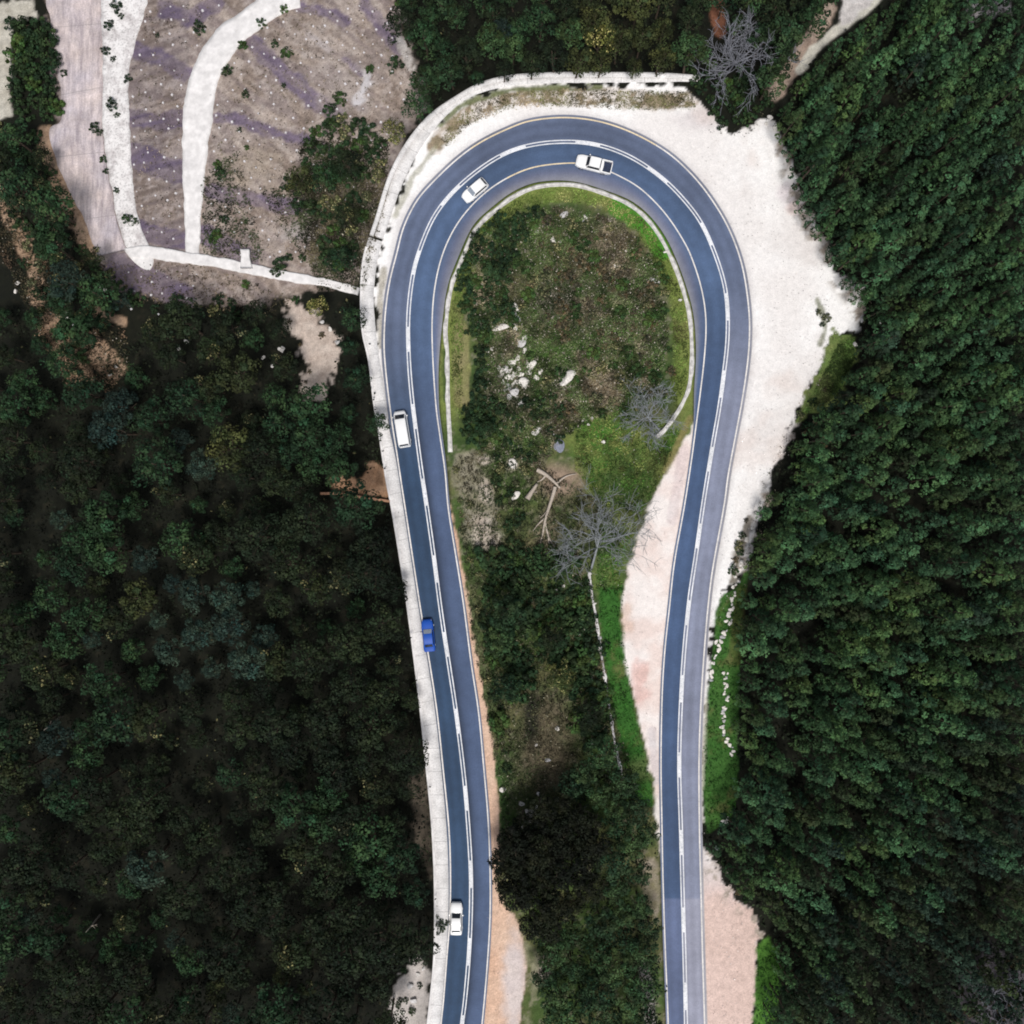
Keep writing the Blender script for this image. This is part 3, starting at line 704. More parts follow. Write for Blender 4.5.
def tree_proto(name, H, crown, mat, r0=.14, limbs=4, spread=1.2, key=None):
    root = empty(name)
    tv, tf = tube(trunk_paths(H*.9, r0, limbs, spread))
    mesh_np('trunk', tv, tf, mat=M['bark'], parent=root, smooth_=True)
    v, f, c = crown
    mesh_np('crown', v, f, col=c, mat=mat, parent=root)
    return dict(root=root, used=False, H=H, raw=crown)
def place(pr, loc, rz, s, label, cat, group, tilt=0.0, sz=None):
    o = pr['root'] if not pr['used'] else copy_tree(pr['root'])
    pr['used'] = True
    o.location = loc; o.rotation_euler = (rnd.uniform(-tilt, tilt), rnd.uniform(-tilt, tilt), rz); o.scale = (s, s, sz or s)
    tag(o, label, cat, group)
    return o

def poisson(poly_list, spacing, holes=(), x0=-12, x1=1036, y0=-12, y1=1036, tries=30000, var=.15, field=None):
    pts = []; grid = {}
    cell = spacing
    allp = np.array([p for q in poly_list for p in q])
    lo = np.maximum(allp.min(0), (x0, y0)); hi = np.minimum(allp.max(0), (x1, y1))
    cand = rng.random((tries, 2))*(hi-lo)+lo
    ok = np.zeros(tries, bool)
    for q in poly_list: ok |= inside(cand[:, 0], cand[:, 1], q)
    for q in holes: ok &= ~inside(cand[:, 0], cand[:, 1], q)
    for x, y in cand[ok]:
        sp = spacing*(1+rnd.uniform(-var, var))
        g = (int(x//cell), int(y//cell)); good = True
        for i in (-1, 0, 1):
            for j in (-1, 0, 1):
                for a, b in grid.get((g[0]+i, g[1]+j), ()):
                    if (a-x)**2+(b-y)**2 < sp*sp: good = False; break
                if not good: break
            if not good: break
        if good: pts.append((x, y)); grid.setdefault(g, []).append((x, y))
    return pts

def joined(name, items, mat, kind='stuff'):
    """items: (raw crown, loc, rz, s, lum)"""
    V = []; F = []; C = []; k = 0
    for (v, f, c), loc, rz, s, lum in items:
        ca, sa = math.cos(rz), math.sin(rz)
        w = np.c_[v[:, 0]*ca-v[:, 1]*sa, v[:, 0]*sa+v[:, 1]*ca, v[:, 2]]*s+np.array(loc)
        V.append(w); F.append(f+k); C.append(c*lum); k += len(v)
    o = mesh_np(name, np.vstack(V), np.vstack(F), col=np.vstack(C), mat=mat)
    return tag(o, kind=kind)

# ------------------------------------------------------------------ pine plantation (right-hand slope)
pines = []
for k in range(7):
    H = 7.5+1.6*rng.random(); Rr = 1.02+.42*rng.random()
    base = [(.034, .078, .032), (.028, .064, .028), (.041, .080, .030), (.031, .074, .037), (.038, .066, .025), (.021, .050, .022), (.040, .092, .042)][k]
    pines.append(tree_proto('pine_tree', H, pine_crown(H, Rr, base, 34+int(6*rng.random())), M['pine'], .12, 0))
vignette_pines = []  # corner vignette put into the needle colour of these pines
for k in range(3):
    H = 7+1.6*rng.random(); Rr = 1.0+.4*rng.random()
    vignette_pines.append(tree_proto('pine_tree', H, pine_crown(H, Rr, [(.018, .034, .018), (.022, .034, .015), (.016, .032, .022)][k], 34), M['pine'], .12, 0))
gaps = [[(880, 60), (935, 75), (960, 105), (900, 105), (880, 90)], [(842, 132), (905, 135), (960, 150), (900, 152), (845, 148)], [(890, 820+0), (930, 850), (1040, 830), (1040, 900), (960, 900)]]
pp = poisson([FOREST_R], 16.6, holes=gaps[:2], var=.2)
cen = lambda p: math.hypot(p[0]-512, p[1]-512)
inf = []
for (x, y) in pp:
    vignette_amt = float(sst(780, 980, np.array([y*.75+x*.35-60]))[0]) if x > 800 else 0  # share of vignette-coloured pines grows towards the lower right corner
    pr = vignette_pines[rnd.randrange(3)] if rnd.random() < vignette_amt*.85+.05 else pines[rnd.randrange(len(pines))]; s = rnd.choice((.75, .9, 1.0, 1.1, 1.3))*rnd.uniform(.92, 1.08)
    if fbm(np.array([x]), np.array([y]), 46, 301)[0] < .30 and rnd.random() < .75: continue
    ed = float(min(dist_line(np.array([x]), np.array([y]), FOREST_R, True)[0], dist_line(np.array([x]), np.array([y]), OUTER)[0]-6))
    if ed < 3: continue
    s = min(s, .42+ed/18)
    if 900 < x and 830 < y and rnd.random() < .5: s *= .7
    # how large it shows
    inf.append((s*pr['H'], x, y, pr, s))
inf.sort(key=lambda a: -(a[4]*(3 if dist_line(np.array([a[1]]), np.array([a[2]]), FOREST_R, True)[0] < 26 else 1)))
print('pines', len(inf))
edge_d = dist_line(np.array([a[1] for a in inf]), np.array([a[2] for a in inf]), FOREST_R, True)
rest = []
for q, (hh, x, y, pr, s) in enumerate(inf):
    loc = ground_under_top(x, y, pr['H']*s*.72); rz = rnd.uniform(0, 6.28)
    if q < 295:
        if edge_d[q] < 24 and 10 < x < 900:
            place(pr, loc, rz, s, 'green pine in the front row of the plantation bordering the gravel and verge', 'pine', 'pines along the plantation edge', .05)
        elif y < 340:
            place(pr, loc, rz, s, 'green pine in the dense plantation uphill of the widest gravel', 'pine', 'pines above the gravel lay-by', .05)
        elif y < 680:
            place(pr, loc, rz, s, 'green pine in the middle of the dense plantation beside the narrow verge', 'pine', 'pines of the middle plantation', .05)
        else:
            place(pr, loc, rz, s, 'pine of the lower plantation, partly coloured darker as corner vignette, beyond the bright grass strips', 'pine', 'pines of the lower plantation', .05)
    else:
        rest.append((pr['raw'], loc, rz, s, rnd.uniform(.7, 1.3)))
if rest: joined('pine_wood', rest, M['mass'])

# ------------------------------------------------------------------ broadleaf woods
def mk_broad(base, H, Rr, n=3, name='broadleaf_tree', mat='leaf', **kw):
    return [tree_proto(name, H*(.9+.2*rng.random()), broad_crown(H, Rr*(.85+.3*rng.random()), base, **kw), M[mat], .16, 4, Rr*.6) for _ in range(n)]
B_shade = mk_broad((.0105, .0185, .0085), 7.5, 2.7, 4, nb=24, nl=56, leaf=.16, open_=.3)  # valley shade put into the leaf colour, flecked trees too
B_fleck = mk_broad((.0112, .0180, .0075), 7, 2.5, 3, nb=23, nl=56, leaf=.15, open_=.3, fleck=(.16, .155, .075), frac=.04)
B_mid = mk_broad((.026, .052, .021), 7, 2.4, 4, name='leafy_tree', nb=23, nl=56, leaf=.16, open_=.3)
B_teal = mk_broad((.0175, .034, .026), 7.5, 2.3, 3, name='blue_green_tree', nb=22, nl=56, leaf=.15, open_=.3)
B_green = mk_broad((.0145, .035, .0150), 7, 2.5, 4, nb=22, nl=56, leaf=.16, open_=.3)
B_olive = mk_broad((.028, .038, .014), 7, 2.2, 2, nb=21, nl=56, leaf=.16, open_=.3)
B_yel = mk_broad((.055, .070, .020), 6, 2.2, 2, nb=21, nl=54, leaf=.14, open_=.3, fleck=(.30, .29, .12), frac=.2)

WOOD_L = [(-40, 300), (40, 310), (60, 330), (95, 385), (130, 350), (160, 320), (200, 318), (258, 312), (276, 318), (292, 345), (303, 368), (296, 398), (326, 403), (342, 352), (334, 316), (350, 300), (362, 330), (368, 361), (374, 403), (380, 440), (386, 470),
          (330, 474), (325, 500), (390, 505), (406, 600), (418, 697), (426, 768), (430, 830), (432, 900), (432, 945), (420, 948), (404, 960), (392, 985), (388, 1060), (-40, 1060)]
WOOD_TL = [(-30, 122), (44, 132), (50, 172), (70, 215), (92, 258), (110, 270), (120, 300), (90, 340), (50, 320), (38, 262), (-30, 180)]
WOOD_TOP = [(398, -30), (404, 30), (420, 70), (416, 104), (430, 110), (456, 92), (481, 78), (512, 70), (610, 69), (690, 62), (704, 30), (705, -30)]
WOOD_TOP2 = [(725, -30), (728, 20), (758, 36), (772, 82), (784, 60), (800, 40), (820, 5), (830, -30)]
lbl = dict(
 dark=('olive broadleaf tree with valley shade in its colour, below the wall', 'dark trees of the valley wood'),
 fleck=('valley wood tree with shade in its colour and pale yellow leaf flecks', 'yellow flecked trees of the valley wood'),
 teal=('blue-green tree standing out among the dark valley wood', 'blue-green trees of the valley wood'),
 green=('fresher green leafy tree in the dark valley wood below the wall', 'green trees of the valley wood'),
 olive=('olive-yellow rounded tree in the dark valley wood', 'olive trees of the valley wood'))
cnt = 0
EARTH = [[(-12, 180), (12, 190), (38, 250), (56, 330), (90, 350), (122, 362), (112, 388), (72, 388), (44, 335), (20, 290), (8, 240), (-12, 215)], [(40, 130), (62, 135), (72, 200), (98, 258), (78, 256), (52, 190)]]
pts = poisson([WOOD_L, WOOD_TL], 31, holes=EARTH, var=.2)
print('left wood', len(pts))
tealc = [(215, 630, 60), (190, 605, 30), (110, 400, 30), (170, 430, 22), (150, 880, 25)]
for x, y in pts:
    t = rnd.random(); s = rnd.choice((.65, .85, 1.0, 1.2, 1.4))*rnd.uniform(.88, 1.12); t = min(.999, max(0, .42*t+.58*float(sst(.28, .72, fbm(np.array([x]), np.array([y]), 90, 201))[0])))
    dw_ = float(dist_line(np.array([x]), np.array([y]), W_OUT)[0])
    if dw_ < 5: continue
    s = min(s, .28+dw_/22)
    nt = any(math.hypot(x-a, y-b) < r for a, b, r in tealc)
    if nt: k, pr = 'teal', rnd.choice(B_teal)
    elif x > 300 and y < 520 and t < .6: k, pr = 'green', rnd.choice(B_green)
    elif t < .42: k, pr = 'dark', rnd.choice(B_shade)
    elif t < .56: k, pr = 'fleck', rnd.choice(B_fleck)
    elif t < .78: k, pr = 'green', rnd.choice(B_green)
    elif t < .82: k, pr = 'olive', rnd.choice(B_olive)
    else: k, pr = 'teal', rnd.choice(B_teal)
    place(pr, ground_under_top(x, y, pr['H']*s*.8), rnd.uniform(0, 6.28), s, lbl[k][0], 'tree', lbl[k][1], .06); cnt += 1
for x, y in poisson([WOOD_TOP, WOOD_TOP2], 27, var=.2, y0=-10):
    pr = rnd.choice(B_shade+B_green+B_mid); s = rnd.uniform(.75, 1.15)
    dw_ = float(dist_line(np.array([x]), np.array([y]), W_OUT)[0])
    if dw_ < 5 or (y < 90 and x > 790 and dist_line(np.array([x]), np.array([y]), [(886, -12), (848, 22), (813, 51), (795, 78)])[0] < 14): continue
    s = min(s, .28+dw_/22)
    if 575 < x < 690: pr = rnd.choice(B_olive)
    place(pr, ground_under_top(x, y, pr['H']*s*.8), rnd.uniform(0, 6.28), s, 'dense green tree in the wood just outside the top of the bend', 'tree', 'trees outside the top of the bend', .06); cnt += 1
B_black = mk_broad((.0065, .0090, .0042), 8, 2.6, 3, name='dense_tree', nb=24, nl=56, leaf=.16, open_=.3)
WOOD_C = [(497, 868), (512, 835), (530, 815), (560, 790), (590, 765), (604, 742), (622, 782), (650, 812), (655, 850), (643, 870), (648, 905), (655, 930), (657, 1050), (560, 1050), (545, 1000), (538, 958), (522, 915), (505, 890)]
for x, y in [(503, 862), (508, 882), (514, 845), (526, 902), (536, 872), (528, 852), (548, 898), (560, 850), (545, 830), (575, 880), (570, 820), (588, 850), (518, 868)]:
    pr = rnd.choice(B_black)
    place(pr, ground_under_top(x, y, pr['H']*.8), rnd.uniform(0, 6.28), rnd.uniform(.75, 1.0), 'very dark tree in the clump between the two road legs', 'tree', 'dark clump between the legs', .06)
for x, y in poisson([WOOD_C], 25, var=.2):
    dk = math.hypot((x-553)/58, (y-862)/74) < 1
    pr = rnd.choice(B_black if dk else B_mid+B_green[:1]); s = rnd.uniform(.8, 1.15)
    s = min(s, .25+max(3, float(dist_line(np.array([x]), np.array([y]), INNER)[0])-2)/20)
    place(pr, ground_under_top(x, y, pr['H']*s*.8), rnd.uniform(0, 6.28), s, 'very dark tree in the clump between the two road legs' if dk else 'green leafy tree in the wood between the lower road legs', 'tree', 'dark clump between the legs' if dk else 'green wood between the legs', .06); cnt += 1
print('broadleaf', cnt)
def one(pr, x, y, s, label, tall=.8):
    place(pr, ground_under_top(x, y, pr['H']*s*tall), rnd.uniform(0, 6.28), s, label, 'tree', None, .04)
one(rnd.choice(B_yel), 600, 38, 1.15, 'light yellow-green tree top brightest in the wood outside the bend')
one(rnd.choice(B_teal), 503, 29, .8, 'small blue-green tree alone among dark trees above the bend')
one(rnd.choice(B_yel), 560, 676, .95, 'pale yellow-flecked tree in the island beside the white stone drain')
one(rnd.choice(B_yel), 394, 130, .85, 'yellow-green tree by the concrete wall below the netted slope')
one(rnd.choice(B_yel), 318, 306, .75, 'yellowish tree over the dark trees beside the bare earth patch')
one(rnd.choice(B_mid), 376, 424, .72, 'green tree with a branch reaching over the concrete wall near the white van')
one(rnd.choice(B_mid), 505, 612, 1.15, 'large green tree in the island level with the blue car')
one(rnd.choice(B_mid), 500, 640, .95, 'rounded dark green tree just below the largest island tree')
one(B_shade[0], 552, 640, .8, 'dark domed tree in the middle of the lower island')
one(B_shade[1], 590, 716, .85, 'dark domed tree just inside the lower stone drain end')
one(B_green[0], 508, 690, .85, 'dark green tree by the orange verge of the lower island')
one(B_mid[0], 488, 430, .55, 'green tree at the edge of the island thicket near the gutter end')
one(B_mid[1], 490, 270, .55, 'green tree rising out of the upper island thicket')
one(B_mid[2], 500, 235, .5, 'small green tree in the upper island thicket closest to the hatchback')
one(rnd.choice(B_olive), 298, 180, .95, 'olive-green tree at the middle of the netted slope')
one(rnd.choice(B_shade), 345, 160, .9, 'dark green tree on the netted slope nearest the painted purple shadow bands')
one(rnd.choice(B_green), 323, 175, .95, 'mid green tree in the cluster on the netted slope')
one(rnd.choice(B_green), 340, 258, .85, 'dark green tree between the cross path and the wall')
one(rnd.choice(B_fleck), 346, 215, .85, 'dark fleck-leaved tree beside the wall at the foot of the netted slope')

# ------------------------------------------------------------------ shrubs
def shrub_proto(name, Rr, base, **kw):
    root = empty(name)
    tv, tf = tube(trunk_paths(Rr*.9, .05, 3, Rr*.5)); mesh_np('stem', tv, tf, mat=M['bark'], parent=root)
    v, f, c = broad_crown(Rr*1.25, Rr, base, **kw); mesh_np('foliage', v, f, col=c, mat=M['shrubleaf'], parent=root)
    return dict(root=root, used=False, H=Rr*1.25, raw=(v, f, c))
S_dark = [shrub_proto('shrub', 1.1, (.020, .042, .017), nb=11, nl=40, leaf=.13) for _ in range(3)]
S_green = [shrub_proto('leafy_bush', 1.0, (.036, .070, .020), nb=11, nl=40, leaf=.12) for _ in range(2)]
S_brown = [shrub_proto('dry_bush', .9, (.092, .080, .050), nb=11, nl=38, leaf=.10, open_=.5) for _ in range(3)]
S_pale = [shrub_proto('weedy_bush', .9, (.060, .075, .035), nb=11, nl=38, leaf=.11, fleck=(.36, .34, .18), frac=.2) for _ in range(2)]
def sh(pr, x, y, s, label, group): place(pr, P(x, y, -.05), rnd.uniform(0, 6.28), s, label, 'shrub', group, .1)
GREEN_ISL = [[(464, 268), (478, 236), (502, 218), (522, 211), (545, 210), (532, 226), (509, 248), (504, 285), (507, 308), (498, 320), (486, 330), (482, 395), (494, 400), (498, 440), (474, 448), (464, 424), (476, 380), (474, 340), (463, 300)]]
for x, y in poisson(GREEN_ISL, 13, var=.2): sh(rnd.choice(S_dark+S_green[:1]), x, y, rnd.uniform(.9, 1.5), 'dark green shrub in the thicket along the inner western rim of the island', 'dark thicket of the island')
for x, y in poisson([[(540, 260), (600, 232), (650, 262), (655, 320), (650, 380), (600, 345), (545, 340), (520, 300)]], 17, var=.3): sh(rnd.choice(S_brown), x, y, rnd.uniform(.4, 1.2), 'low brown twiggy bush in the dry middle of the island', 'dry bushes of the island')
for x, y in poisson([[(505, 235), (560, 212), (625, 222), (664, 270), (676, 330), (668, 400), (600, 420), (540, 400), (500, 300)]], 17, var=.3): sh(rnd.choice(S_pale+S_green+S_brown[:1]), x, y, rnd.choice((.4, .6, .9, 1.3)), 'small mixed green bush scattered inside the grassy upper island rim', 'small bushes near the island rim')
for x, y in poisson([[(500, 410), (560, 395), (560, 440), (525, 470), (520, 520), (500, 530), (490, 470), (500, 440)]], 16, var=.3): sh(rnd.choice(S_dark+S_pale), x, y, rnd.uniform(.6, 1.1), 'green bush among the rocks at the waist of the island', 'bushes at the island waist')
for x, y in poisson([[(486, 555), (520, 545), (580, 560), (596, 640), (610, 720), (600, 745), (575, 720), (560, 650), (530, 660), (520, 690), (500, 720), (508, 780), (505, 760), (492, 680), (486, 620)]], 15, var=.45, holes=[[(522, 690), (560, 690), (575, 760), (530, 800), (510, 760)]]): sh(rnd.choice(S_dark+S_dark+S_green), x, y, rnd.choice((.5, .8, 1.2, 1.6, 2.1))*rnd.uniform(.8, 1.15), 'dark bush in the lower island between the road and the stone drain', 'bushes of the lower island')
for x, y in ((478, 575), (470, 560), (478, 610), (488, 680), (490, 700), (460, 500), (462, 530), (456, 470), (470, 505)): sh(rnd.choice(S_pale), x, y, rnd.uniform(.5, .9), 'pale weedy bush on the verge of the rising road leg', 'weeds on the road verge')
for x, y, s in ((110, 27, 1.0), (118, 8, 1.1), (122, 17, .7), (107, 52, .9), (114, 60, .6), (113, 106, 1.15), (118, 116, .6), (96, 128, 1.0), (100, 133, .7), (129, 80, .8), (128, 220, 1.0), (136, 222, .7), (118, 192, .5), (104, 160, .8), (107, 172, .6), (117, 190, .6)):
    sh(rnd.choice(S_dark), x, y, s*.85, 'green bush growing out of the cracked concrete track', 'bushes on the concrete track')
for x, y, s in ((158, 36, .5), (200, 29, 1.3), (243, 46, 1.1), (228, 72, 1.1), (246, 95, .8), (262, 24, 1.0), (287, 55, 1.3), (275, 45, .8), (218, 165, 1.0), (222, 175, 1.2), (218, 235, 1.2), (225, 220, .9), (240, 130, .5), (370, 70, 1.0), (396, 65, 1.4), (284, 86, .5), (340, 100, 1.5), (330, 112, 1.3), (330, 122, 1.0), (247, 148, .6), (214, 240, 1.1), (246, 222, .5),
                (282, 265, 1.6), (278, 272, 1.2), (303, 258, .8), (290, 258, .8), (246, 285, 1.0), (220, 300, 1.1), (232, 303, .9), (285, 10, 1.0), (398, 5, .8), (205, 92, .3), (211, 96, .35)):
    sh(rnd.choice(S_dark+S_green), x, y, s*.8, 'green bush rooted on the bare netted slope', 'bushes on the netted slope')
for x, y in poisson([[(318, 130), (345, 120), (380, 140), (384, 165), (370, 205), (352, 270), (330, 275), (318, 225), (290, 200), (292, 175)]], 17, var=.25): sh(rnd.choice(S_dark+S_pale+S_green), x, y, rnd.uniform(.9, 1.6), 'leafy bush in the thicket between netted slope and concrete wall', 'thicket beside the wall')
for x, y in poisson([[(12, 25), (36, 25), (56, 45), (60, 118), (20, 118)]], 15, var=.25): sh(rnd.choice(S_dark+S_dark+S_green), x, y, rnd.uniform(1.2, 1.9), 'tall dark bush in the clump beside the outer concrete track edge', 'dark clump by the track')
for x, y in poisson([[(0, 190), (18, 240), (36, 300), (85, 390), (95, 330), (130, 310), (200, 310), (262, 318), (150, 300), (90, 260), (60, 200), (44, 140), (0, 125)]], 17, var=.25): sh(rnd.choice(S_dark+S_pale), x, y, rnd.uniform(.8, 1.4), 'scrubby bush on the broken slope under the concrete track', 'scrub under the track')
for x, y in poisson([[(690, 70), (700, 100), (722, 128), (750, 122), (768, 104), (764, 86), (735, 60)]], 13, var=.25): sh(rnd.choice(S_dark+S_green[:1]), x, y, rnd.uniform(.6, 1.1), 'dark bush under the bare grey tree by the gravel', 'bushes under the bare tree')
for x, y in ((270, 330), (290, 322), (296, 300), (322, 335), (310, 372), (314, 388), (306, 382), (300, 345)): sh(rnd.choice(S_dark+S_brown), x, y, rnd.uniform(.3, .7), 'small bush on the bare pinkish earth patch', 'bushes on the earth patch')
for x, y in ((818, 312), (822, 325), (826, 318), (800, 415), (806, 425), (738, 545), (742, 535), (735, 560), (733, 570), (740, 552), (746, 520), (717, 855), (722, 862), (745, 900), (738, 892), (812, 402), (824, 390)):
    sh(rnd.choice(S_brown+S_pale+S_dark), x, y, rnd.uniform(.4, .9), 'scraggy bush at the ragged outer edge of the gravel', 'bushes along the gravel edge')
for x, y in ((404, 970), (398, 1005), (412, 1010), (420, 985), (400, 1000), (406, 1000)): sh(rnd.choice(S_dark), x, y, rnd.uniform(.35, .7), 'small dark bush on the pale rocky bank by the wall', 'bushes on the rocky bank')
for x, y, s in ((439, 926, .55), (441, 922, .45), (444, 927, .5), (442, 931, .45), (437, 918, .35), (438, 934, .35), (447, 924, .42)):
    place(rnd.choice(S_dark), Vector((*[float(a) for a in wx(x, y, .5)], .05)), rnd.uniform(0, 6.28), s, 'leafy sprig hanging over the concrete wall beside the white saloon car', 'shrub', 'sprigs over the wall', .2)
for x, y in ((1000, 985), (985, 1000), (1012, 1005), (1000, 1015), (970, 1010), (955, 1020), (1015, 960), (826, 437), (815, 428), (808, 432)):
    sh(rnd.choice(S_brown), x, y, rnd.uniform(1.0, 1.6), 'greyish leafless bush among the pines', 'leafless bushes in the pines')

# ------------------------------------------------------------------ stuff: undergrowth and grass
def scatter(name, polys, n, size, base, zr, jit=.6, holes=(), asp=.6, cl=5, spread=.35, up=.4, fleck=None, ff=0.0):
    allp = np.array([p for q in polys for p in q]); lo = np.maximum(allp.min(0), (-60, -60)); hi = np.minimum(allp.max(0), (1084, 1084))
    c = rng.random((n, 2))*(hi-lo)+lo
    ok = np.zeros(n, bool)
    for q in polys: ok |= inside(c[:, 0], c[:, 1], q)
    for q in holes: ok &= ~inside(c[:, 0], c[:, 1], q)
    c = c[ok]; z = hq(c[:, 0], c[:, 1]); x, y = wx(c[:, 0], c[:, 1], z)
    m = len(c)
    ctr = np.c_[x, y, z+zr[0]+(zr[1]-zr[0])*rng.random(m)]
    pts = np.repeat(ctr, cl, 0)+rng.normal(size=(m*cl, 3))*np.array([spread, spread, spread*.5])
    lum = np.repeat(.55+.9*rng.random((m, 1)), cl, 0)*(.7+.6*rng.random((m*cl, 1)))
    tone = np.repeat(np.clip(.35*rng.random((m, 1))+.8*sst(.46, .72, fbm(c[:, 0], c[:, 1], 24, 15))[:, None], 0, 1), cl, 0)
    lum = lum*np.repeat((.35+1.35*sst(.25, .75, fbm(c[:, 0], c[:, 1], 13, 55, 3)))[:, None], cl, 0)
    b0, b1 = np.array(base[0]), np.array(base[1])
    col = (b0+(b1-b0)*tone)*lum
    if fleck is not None: h = rng.random(m*cl) < ff; col[h] = np.array(fleck)*(.6+.6*rng.random((h.sum(), 1)))
    nr = rng.normal(size=(m*cl, 3))*jit+np.array([0, 0, up])
    v, f = quads_at(pts, nr, size*(.6+.8*rng.random(m*cl)), asp)
    tag(mesh_np(name, v, f, col=np.repeat(col, 4, 0), mat=M['mass']), kind='stuff')
scatter('undergrowth', [WOOD_L, WOOD_TL, WOOD_TOP, WOOD_TOP2, WOOD_C], 26000, .20, ((.006, .0095, .0048), (.013, .019, .008)), (.1, 2.2), fleck=(.14, .13, .06), ff=.010)  # near-black leaf colours carry the valley shade between the trees
scatter('undergrowth', [FOREST_R], 9000, .25, ((.009, .014, .007), (.017, .026, .011)), (.1, 2.0))
GR = [[(598, 588), (624, 585), (620, 618), (625, 652), (633, 700), (641, 740), (650, 772), (654, 805), (642, 806), (627, 772), (616, 722), (606, 672), (600, 622)],
      [(717, 612), (724, 598), (736, 590), (746, 572), (742, 620), (740, 660), (737, 740), (739, 792), (730, 822), (708, 830), (704, 790), (705, 740), (710, 690), (715, 640)],
      [(758, 945), (768, 942), (784, 966), (778, 1000), (766, 1040), (752, 1040), (757, 1000)]]
scatter('grass', GR, 14000, .10, ((.016, .075, .010), (.050, .120, .022)), (.02, .12), cl=4, spread=.12)
scatter('grass', [[(575, 420), (600, 400), (640, 420), (680, 430), (660, 480), (640, 515), (622, 560), (620, 590), (596, 590), (600, 500), (575, 470)]], 9000, .11, ((.030, .095, .014), (.15, .17, .05)), (.02, .16), fleck=(.4, .4, .3), ff=.012, cl=4, spread=.13)
scatter('grass', [[(840, 340), (853, 340), (854, 358), (842, 386), (822, 408), (804, 412), (814, 392), (828, 366)]], 5000, .10, ((.07, .14, .03), (.14, .17, .06)), (.02, .14), cl=4, spread=.12)
rimp = [tuple(a) for a in smooth(catmull([(463, 420), (462, 380), (463, 330), (466, 285), (476, 255), (496, 226), (518, 212), (545, 203), (572, 202), (600, 208), (622, 220), (640, 236), (652, 258), (664, 285), (672, 315), (674, 345), (672, 375), (666, 400)], 5))]
rimo = [tuple(a) for a in (GC+gn*4)[::3]]
scatter('grass', [[a for a in rimo if a[1] < 410]+[a for a in reversed(rimp)]], 30000, .11, ((.08, .14, .025), (.20, .20, .075)), (.02, .15), cl=3, spread=.13)
ISL = [p for p in INTER if p[1] < 860]
scatter('dry_scrub', [[(470, 250), (500, 222), (560, 206), (620, 222), (655, 265), (668, 330), (660, 395), (600, 415), (560, 440), (540, 470), (490, 450), (478, 350)]], 21000, .11, ((.036, .082, .016), (.22, .18, .125)), (.02, .55), cl=6, spread=.17, fleck=(.42, .38, .32), ff=.07)
scatter('dry_scrub', [[(455, 460), (500, 440), (600, 500), (590, 580), (610, 700), (640, 800), (560, 800), (505, 850), (495, 760), (470, 620)]], 16000, .11, ((.024, .042, .014), (.10, .085, .05)), (.02, .5), cl=5, spread=.16, fleck=(.30, .28, .20), ff=.04)
scatter('dry_scrub', [[(440, 140), (456, 118), (481, 102), (512, 93), (560, 90), (690, 92), (696, 108), (640, 110), (560, 106), (512, 108), (470, 124), (448, 146)]], 7000, .09, ((.09, .10, .035), (.27, .21, .14)), (.02, .22), cl=4, spread=.13)
scatter('dry_scrub', [[(-10, 180), (14, 190), (50, 270), (60, 330), (125, 330), (130, 372), (110, 390), (70, 390), (40, 335), (-10, 230)]], 6000, .13, ((.018, .026, .012), (.20, .13, .085)), (.02, .5), cl=5, spread=.2, fleck=(.4, .36, .3), ff=.03)
ge = np.array([(700, 122), (715, 130), (745, 130), (768, 112), (783, 135), (796, 165), (808, 205), (824, 238), (842, 268), (864, 290), (868, 318), (850, 338), (836, 338), (826, 360), (812, 390), (796, 428), (776, 468), (763, 510), (752, 545), (738, 588), (722, 600)], float)
gnn = normals(ge)
scatter('dry_scrub', [[tuple(a) for a in ge+gnn*7]+[tuple(a) for a in (ge-gnn*6)[::-1]]], 2600, .10, ((.05, .06, .03), (.24, .19, .15)), (.02, .2), cl=4, spread=.16)
scatter('dry_scrub', [[(205, 265), (300, 300), (262, 318), (120, 300), (92, 262)], [(40, 130), (96, 255), (60, 330), (30, 260)]], 5000, .11, ((.05, .05, .025), (.16, .12, .08)), (.02, .3), cl=4, spread=.15)
scatter('dry_scrub', [[(136, 40), (184, 75), (180, 245), (150, 240), (136, 210), (132, 110)], [(150, 0), (222, 0), (195, 50), (140, 40)], [(285, 8), (395, 0), (416, 70), (404, 120), (380, 180), (350, 270), (205, 250), (214, 110), (235, 60)]], 2600, .10, ((.06, .055, .03), (.22, .175, .14)), (.02, .16), cl=4, spread=.15, fleck=(.45, .40, .37), ff=.06)
scatter('dry_scrub', [[(203, 180), (235, 150), (250, 200), (265, 262), (203, 256)], [(260, 190), (330, 180), (355, 270), (320, 275), (290, 240)]], 2600, .13, ((.03, .045, .02), (.09, .08, .05)), (.02, .4), cl=5, spread=.2)
scatter('dry_scrub', [[(300, 140), (390, 140), (385, 200), (365, 290), (318, 290), (300, 230)]], 5000, .13, ((.025, .035, .016), (.10, .085, .05)), (.02, .4), cl=5, spread=.2, fleck=(.4, .37, .3), ff=.03)

scatter('loose_gravel', [[(700, 122), (745, 135), (768, 118), (790, 180), (822, 240), (862, 300), (836, 338), (790, 440), (750, 545), (712, 640), (704, 760), (703, 850), (740, 905), (754, 960), (748, 1040), (708, 1040), (703, 900), (704, 640), (730, 480), (752, 360), (752, 300), (730, 215), (690, 160)]], 3000, .075, ((.36, .33, .31), (.66, .63, .61)), (.01, .04), cl=3, spread=.35)
scatter('loose_gravel', [[(694, 428), (640, 535), (623, 600), (645, 740), (658, 835), (660, 700), (676, 540)], [(497, 800), (500, 900), (520, 935), (520, 1040), (486, 1040), (494, 900)]], 900, .07, ((.40, .32, .29), (.66, .56, .52)), (.01, .04), cl=3, spread=.3)
